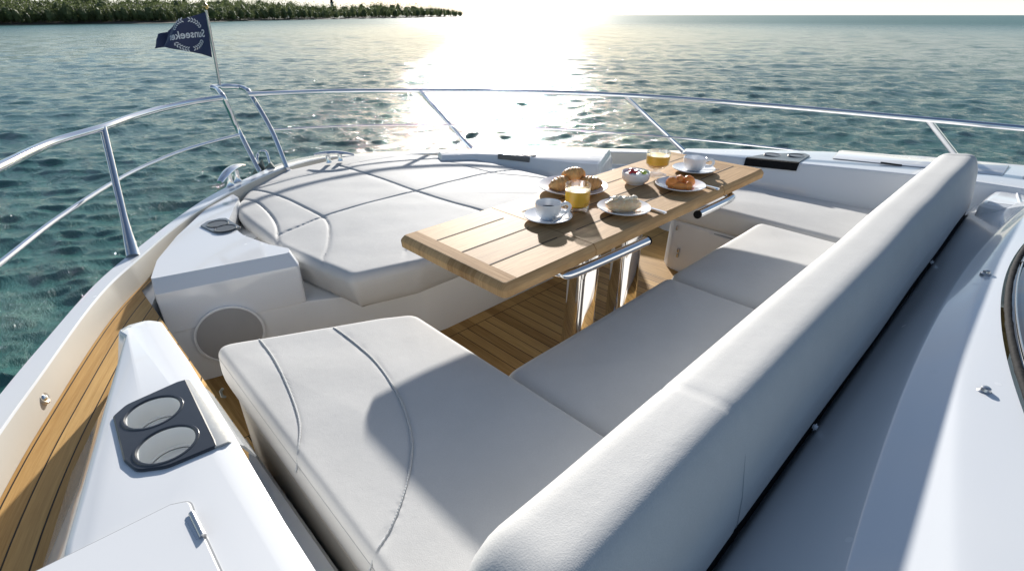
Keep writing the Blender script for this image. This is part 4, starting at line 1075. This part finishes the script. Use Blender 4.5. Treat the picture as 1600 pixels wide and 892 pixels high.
def bowl():
    c = on_table(992, 286, .001); t = thing('yogurt_bowl', 'small white bowl of yogurt with red and green fruit', 'bowl', (c[0], c[1], TZ))
    r = .060
    lathe('bowl', [(.001, 0), (r * .66, 0), (r * .69, .005), (r * .90, .014), (r * .99, .024), (r, .050), (r - .001, .0515), (r - .0035, .050), (r * .93, .03), (.001, .02)], MAT['porcelain'], t, (c[0], c[1], TZ + .001), 64)
    lathe('yogurt', [(r - .0045, .041), (r * .6, .0435), (.001, .044)], MAT['yogurt'], t, (c[0], c[1], TZ + .001), 40)
    b = np.array([c[0], c[1], TZ + .047])
    join_data('berries', [blob(off(b, -.018, .016, .006), (.016, .011, .008), 1, 14, .2), blob(off(b, -.004, -.004, .004), (.018, .008, .006), 2, 14, .2), blob(off(b, -.026, -.004, .002), (.009, .008, .007), 0, 14, .2)], MAT['berry'], t)
    join_data('kiwi', [blob(off(b, .033, -.008, .003), (.016, .012, .008), .5, 16, .1), blob(off(b, .028, .012, .002), (.012, .01, .006), .5, 16, .1)], MAT['kiwi'], t)
    join_data('yogurt_dollop', [blob(off(b, .008, -.022, .000), (.022, .012, .007), .5, 16, .3), blob(off(b, .012, .02, .000), (.018, .014, .008), .5, 16, .3)], MAT['yogurt'], t)
bowl()
def tumbler(px, py, r, h, label, footed):
    c = on_table(px, py, .001); t = thing('juice_glass', label, 'glass', (c[0], c[1], TZ), 'glasses of orange juice'); l = (c[0], c[1], TZ + .001)
    if not footed:
        lathe('glass', [(.001, 0), (r * .9, 0), (r * .95, .003), (r * 1.0, h), (r - .001, h + .001), (r - .0022, h), (r * .93, .020), (r * .80, .0155), (.001, .015)], MAT['glass'], t, l, 64)
        j0, j1, r0, r1 = .0158, h * .77, r * .925, r * .965
        lathe('juice', [(.001, j0), (r0 * .88, j0 + .0005), (r0, j0 + .006), (r1, j1), (r1 * .97, j1 + .0005), (.001, j1 + .0005)], MAT['juice'], t, l, 56)
    else:
        lathe('glass', [(.001, 0), (r * .86, 0), (r * .88, .003), (r * .45, .011), (r * .26, .018), (r * .28, .024), (r * .7, .033), (r * .97, .050), (r, h), (r - .001, h + .001), (r - .0022, h), (r * .97 - .002, .052), (r * .66, .0365), (.001, .031)], MAT['glass'], t, l, 64)
        j1 = h * .84
        lathe('juice', [(.001, .032), (r * .64, .0375), (r * .945, .0535), (r * .965, j1), (r * .94, j1 + .0005), (.001, j1 + .0005)], MAT['juice'], t, l, 56)
        r1 = r * .965
    lathe('froth', [(r1 * .93, j1 + .0012), (.001, j1 + .0025)], MAT['foam'], t, l, 40)
tumbler(901, 327, .0475, .098, 'straight tumbler of orange juice in front of the croissants', False)
tumbler(1025, 273, .053, .106, 'footed glass of orange juice behind the yogurt bowl', True)
def knife(p0, p1, label):
    a = on_table(*p0, .004); b = on_table(*p1, .004); a[2] = b[2] = TZ + .005; d = b - a; L = np.linalg.norm(d); d /= L; s = np.array([-d[1], d[0], 0])
    t = thing('table_knife', label, 'knife', tuple(a), 'steel table knives')
    def bar(nm, u0, u1, w0, w1, h): 
        V = []
        for u, w_ in ((u0, w0), ((u0 + u1) / 2, (w0 + w1) / 2 * 1.1), (u1, w1)):
            q = a + d * L * u
            V += [q + s * w_ - np.array([0, 0, h]), q + s * w_ * .7 + np.array([0, 0, h]), q - s * w_ * .7 + np.array([0, 0, h]), q - s * w_ - np.array([0, 0, h])]
        F = [(4 * i + k, 4 * i + (k + 1) % 4, 4 * i + 4 + (k + 1) % 4, 4 * i + 4 + k) for i in range(2) for k in range(4)] + [(3, 2, 1, 0), (8, 9, 10, 11)]
        mesh_obj(nm, V, F, MAT['chrome'], t)
    bar('blade', 0, .52, .004, .0095, .0008); bar('handle', .52, 1, .0065, .0085, .0032)
knife((953, 308), (1040, 333), 'steel knife whose handle sticks out past the bun plate')
knife((1075, 284), (1123, 296), 'steel knife whose handle sticks out past the fruit plate')

# ================================================================== RAILS
def P3(z, *c): return [at(a, b, z) for a, b in c]
CH = MAT['chrome']
def rails():
    t = thing('guard_rail', 'near polished steel guard rail curving past the flag, over the teak side deck', 'guard rail', (.2, 2.4, .47), group='polished guard rails round the bow')
    tp = P3(.90, (160, 200), (205, 184), (250, 171), (300, 160), (346, 153)); tp = [at(-420, 480, .9), at(-260, 390, .9), at(-120, 319, .9), at(0, 261, .9), at(80, 224, .9)] + tp
    sweep('top_rail', catmull(tp, 10), .0155, CH, t, 18)
    md = [at(-300, 660, .66), at(-130, 512, .66), at(0, 412, .66), at(90, 342, .665), at(180, 284, .67), at(240, 254, .67), at(300, 231, .67), at(373, 211, .67)]
    sweep('mid_rail', catmull(md, 10), .0095, CH, t, 14)
    a = at(161, 200, .9); b = at(208, 401, GZ)
    ps = [a + (b - a) * k / 10 for k in range(11)]
    sweep('post', ps, [.014] * 8 + [.0165, .021, .024], CH, t, 16)
    t = thing('bow_pulpit', 'steel pulpit arch at the bow carrying the flagstaff', 'pulpit', (1.2, 3.5, .46), group='polished guard rails round the bow')
    p1 = [at(407, 271, .44), at(374, 207, .67), at(352, 158, .87), at(345, 146, .91), at(338, 139, .925), at(331, 137, .93)]
    p2 = [at(449, 265, .44), at(424, 204, .67), at(392, 149, .87), at(384, 140, .90), at(374, 136.5, .91), at(360, 135.5, .92), at(343, 136, .925), at(331, 137, .93)]
    sweep('post', catmull(p1, 8), .0155, CH, t, 16); sweep('post', catmull(p2, 8), .0155, CH, t, 16)
    for p in (p1[0], p2[0]): lathe('foot', [(.03, 0), (.03, .006), (.018, .012), (.0165, .03)], CH, t, (p[0], p[1], p[2] - .012), 20)
    t = thing('guard_rail', 'far polished steel guard rail running the length of the picture behind the table', 'guard rail', (3.2, 2., .44), group='polished guard rails round the bow')
    zr = [.885, .83, .79, .78, .78, .78, .78, .78]
    tp = [at(a, b, z) for (a, b), z in zip([(386, 148), (520, 143), (655, 142), (800, 143), (975, 149), (1200, 165), (1450, 187), (1600, 201)], zr)]
    e = tp[-1] - tp[-2]; tp += [tp[-1] + e, tp[-1] + e * 2.5]
    sweep('top_rail', catmull(tp, 10), .0155, CH, t, 18)
    md = [at(a, b, z) for (a, b), z in zip([(425, 203), (545, 197), (700, 196), (850, 201), (1040, 214), (1200, 230), (1310, 244), (1400, 256)], [.66, .62, .58, .57, .56, .55, .545, .54])]
    sweep('mid_rail', catmull(md, 10), .0065, CH, t, 14)
    for a, b, za in ((( 656, 142), (742, 240), .79), ((976, 149), (1076, 244), .78), ((1450, 187), (1530, 290), .78)):
        p = at(*a, za); q = at(*b, .30)
        sweep('post', [p + (q - p) * k / 10 for k in range(11)], [.016] * 8 + [.018, .021, .024], CH, t, 16)
rails()

def flag():
    base = at(344, 136, .925); R0 = math.hypot(base[0], base[1]); top = at_r(322, 15, R0 * .985)
    ax = (top - base); L = np.linalg.norm(ax)
    stf = tag(sweep('flagstaff', [base + ax * k / 12 for k in range(13)], [.0085] * 11 + [.007, .006], MAT['steel_b'], None, 12), 'thin flagstaff standing on the bow pulpit', 'flagstaff')
    stf.name = 'flagstaff'
    lathe('finial', [(.006, -.004), (.014, .004), (.016, .014), (.010, .026), (.004, .034)], MAT['gold'], stf, tuple(top), 16)
    h0 = at_r(331.5, 90, R0 * .995); h1 = at_r(322.5, 19, R0 * .985)
    mid = at_r(258, 70, R0 * 1.01)
    t = thing('pennant', 'navy blue pennant with a white laurel wreath print flying from the bow staff', 'flag', tuple(h1))
    # u 0..1 hoist->fly, v 0 bottom ..1 top ; photo outline: top edge dips, bottom edge short
    tl = at_r(262, 49, R0 * 1.0); bl = at_r(262, 73, R0 * 1.0)
    view = np.array([-RT[1], RT[0], 0]); view = np.array([FW[0], FW[1], 0]) / math.hypot(FW[0], FW[1])
    def S_(u, v):
        a = h1 + (tl - h1) * u; b = h0 + (bl - h0) * u; p = b + (a - b) * v
        p = p + np.array([0, 0, .010 * math.sin(u * math.pi) * (1.6 * v - .1)])
        wv = .030 * math.sin(u * 5.2 + v * 1.3) * min(1, u * 3) + .012 * math.sin(u * 12 + v * 4) * u
        return p + view * wv
    V = []; F = []; NU, NV = 46, 22
    for i in range(NU + 1):
        for j in range(NV + 1): V.append(S_(i / NU, j / NV))
    for i in range(NU):
        for j in range(NV): a = i * (NV + 1) + j; F.append((a, a + NV + 1, a + NV + 2, a + 1))
    cloth = mesh_obj('cloth', V, F, MAT['flag'], t, sharp=0)
    so_ = cloth.modifiers.new('thick', 'SOLIDIFY'); so_.thickness = .0015
    # folded tail
    e0 = at_r(247, 73, R0 * 1.03); V = []; F = []
    for i in range(13):
        s = i / 12
        for j in range(9):
            v = j / 8; p = S_(1, v * .98 + .01); q = at_r(247 + 9 * v * (1 - v) - 3 * v + (14 if v > .6 else 0) * (v - .6), 76 - 22 * v, R0 * 1.03)
            V.append(p + (q - p) * s + view * .035 * math.sin(s * 5 + v))
    for i in range(12):
        for j in range(8): a = i * 9 + j; F.append((a, a + 9, a + 10, a + 1))
    m_ = mesh_obj('folded_tail', V, F, MAT['flag'], cloth, sharp=0); s2 = m_.modifiers.new('thick', 'SOLIDIFY'); s2.thickness = .0015
    # print, mirrored because the cloth is seen from its reverse
    def put(P2, name):
        """P2: list of (verts2d, faces) in flag uv coordinates"""
        V = []; F = []
        for vs, fs in P2:
            o = len(V)
            for (u, v) in vs: V.append(S_(u, v) - view * .004)
            F += [tuple(o + k for k in f) for f in fs]
        return mesh_obj(name, V, F, MAT['flagprint'], t, smooth=False)
    cu = bpy.data.curves.new('lettering', 'FONT'); cu.body = 'Sunseeker'; cu.size = 1; cu.align_x = 'CENTER'; cu.align_y = 'CENTER'; cu.offset = .018; cu.resolution_u = 3
    to = bpy.data.objects.new('lettering_src', cu); COL.objects.link(to); dg = bpy.context.evaluated_depsgraph_get(); dg.update()
    me = bpy.data.meshes.new_from_object(to.evaluated_get(dg)); vs = [(v.co.x, v.co.y) for v in me.vertices]; fs = [tuple(p.vertices) for p in me.polygons]
    bpy.data.objects.remove(to); bpy.data.curves.remove(cu)
    xm = max(abs(v[0]) for v in vs); ym = max(v[1] for v in vs) - min(v[1] for v in vs); bpy.data.meshes.remove(me)
    # direction: text starts by the hoist (u small) and runs to the fly -> reads mirrored from here
    tv = []
    for x, y in vs:
        u = .50 + x / xm * .385; sc = 1 / (1 - u * .62)
        tv.append((u, .53 + y / ym * .27 * sc * .62))
    put([(tv, fs)], 'lettering')
    leaves = []
    def uvp(ang, rr):
        # circle in true proportions about the centre
        u = .48 + rr * math.cos(ang) * .30; return u, .53 + rr * math.sin(ang) * .50 / (1 - .5 * .62) * (1 - .5 * .62) / (1 - u * .62) * .62
    for half in (0, 1):
        for sgn in (1, -1):
            for k in range(6):
                an = sgn * (R(30) + k * R(9.6)) if half == 0 else math.pi - sgn * (R(30) + k * R(9.6))
                for io in (.90, 1.07):
                    cc = uvp(an, io); vv = []
                    for m in range(8):
                        th = 2 * math.pi * m / 8; da = math.cos(th) * .085; dr = math.sin(th) * .05
                        s_ = sgn if half == 0 else -sgn
                        vv.append(uvp(an + da * 1.0, io + dr + da * .7 * s_ * (1 if io > 1 else -1)))
                    leaves.append((vv, [tuple(range(8))]))
            put(leaves, 'laurel_branch'); leaves = []
flag()

def fittings():
    # port mooring cleat on two stanchions
    c0 = at(361, 291, GZ); c1 = at(372, 284, GZ); t = thing('mooring_cleat', 'polished cleat on two short posts on the near gunwale', 'cleat', tuple((c0 + c1) / 2), 'mooring cleats')
    for c in (c0, c1): lathe('stem', [(.026, 0), (.022, .006), (.016, .02), (.016, .07)], CH, t, tuple(c), 20)
    d = c1 - c0; d[2] = 0; d /= np.linalg.norm(d); m = (c0 + c1) / 2
    p = [m + d * s + np.array([0, 0, .085 - 1.1 * s * s + .05 * s]) for s in np.linspace(-.15, .15, 17)]
    sweep('horn', p, [.012 + .014 * math.cos((i - 8) / 8 * 1.3) for i in range(17)], CH, t, 14, flat=.6)
    c0 = at(514, 254, .45); c1 = at(532, 251, .45); t = thing('mooring_cleat', 'low curved cleat behind the far side of the sunbathing pad', 'cleat', tuple((c0 + c1) / 2), 'mooring cleats')
    for c in (c0, c1): lathe('stem', [(.02, 0), (.016, .01), (.014, .05)], CH, t, tuple(c), 16)
    d = np.array([*RT[:2], 0]); m = (c0 + c1) / 2
    p = [m + d * s + np.array([0, 0, .062 - .9 * s * s]) for s in np.linspace(-.13, .14, 17)]
    sweep('horn', p, [.008 + .010 * math.cos((i - 8) / 8 * 1.3) for i in range(17)], CH, t, 14, flat=.6)
    # anchor roller between the pulpit legs
    b = at(424, 268, .44); t = thing('anchor_roller', 'dark galvanised anchor roller with a steel hoop at the bow tip', 'anchor roller', tuple(b))
    arch = catmull([at(407, 262, .45), at(402, 250, .50) , at(404, 240, .535), at(411, 236.5, .55), at(417, 240, .535), at(423, 262, .45)], 6)
    sweep('hoop', arch, .009, CH, t, 12)
    for q in ([(393, 273), (408, 250), (414, 268)], [(414, 262), (422, 254), (435, 269), (423, 272)]):
        a = [at_r(x, y, math.hypot(*at(x, 266, .45)[:2])) for x, y in q]; n = len(a); dv = np.array([FW[0], FW[1], 0]) * .02
        V = a + [p + dv for p in a]; F = [tuple(range(n)), tuple(range(n, 2 * n))[::-1]] + [(i, (i + 1) % n, n + (i + 1) % n, n + i) for i in range(n)]
        mesh_obj('cheek_plate', V, F, MAT['anchor'], t)
    # round lights in the inner gunwale face
    for i, (px, py) in enumerate([(67, 622), (212, 429)]):
        z = .425; c = at(px, py, z); lab = ['small round courtesy light in the gunwale face, nearest the camera', 'small round courtesy light in the gunwale face, near the rail post'][i]
        t = thing('courtesy_light', lab, 'light', tuple(c), 'round fittings in the gunwale')
        # face normal: inboard and up
        nn = np.array([.85, -.35, .42]) if i == 0 else np.array([.72, -.5, .42]); nn /= np.linalg.norm(nn); e1 = np.cross(nn, [0, 0, 1]); e1 /= np.linalg.norm(e1); e2 = np.cross(e1, nn)
        for nm, prof, mt in (('bezel', [(.001, -.01), (.019, -.01), (.019, .003), (.015, .006), (.010, .004), (.001, .004)], MAT['fitting']), ('lens', [(.009, .0045), (.006, .008), (.001, .009)], MAT['chrome'])):
            V = []; F = []; seg = 24
            for r_, dd in prof:
                for k in range(seg): an = k / seg * 2 * math.pi; V.append(c + e1 * r_ * math.cos(an) + e2 * r_ * math.sin(an) + nn * dd)
            for a in range(len(prof) - 1):
                for k in range(seg): F.append((a * seg + k, a * seg + (k + 1) % seg, (a + 1) * seg + (k + 1) % seg, (a + 1) * seg + k))
            mesh_obj(nm, V, F, mt, t)
fittings()
for o in bpy.data.objects:
    if o.name.startswith('cutter'): bpy.data.objects.remove(o)
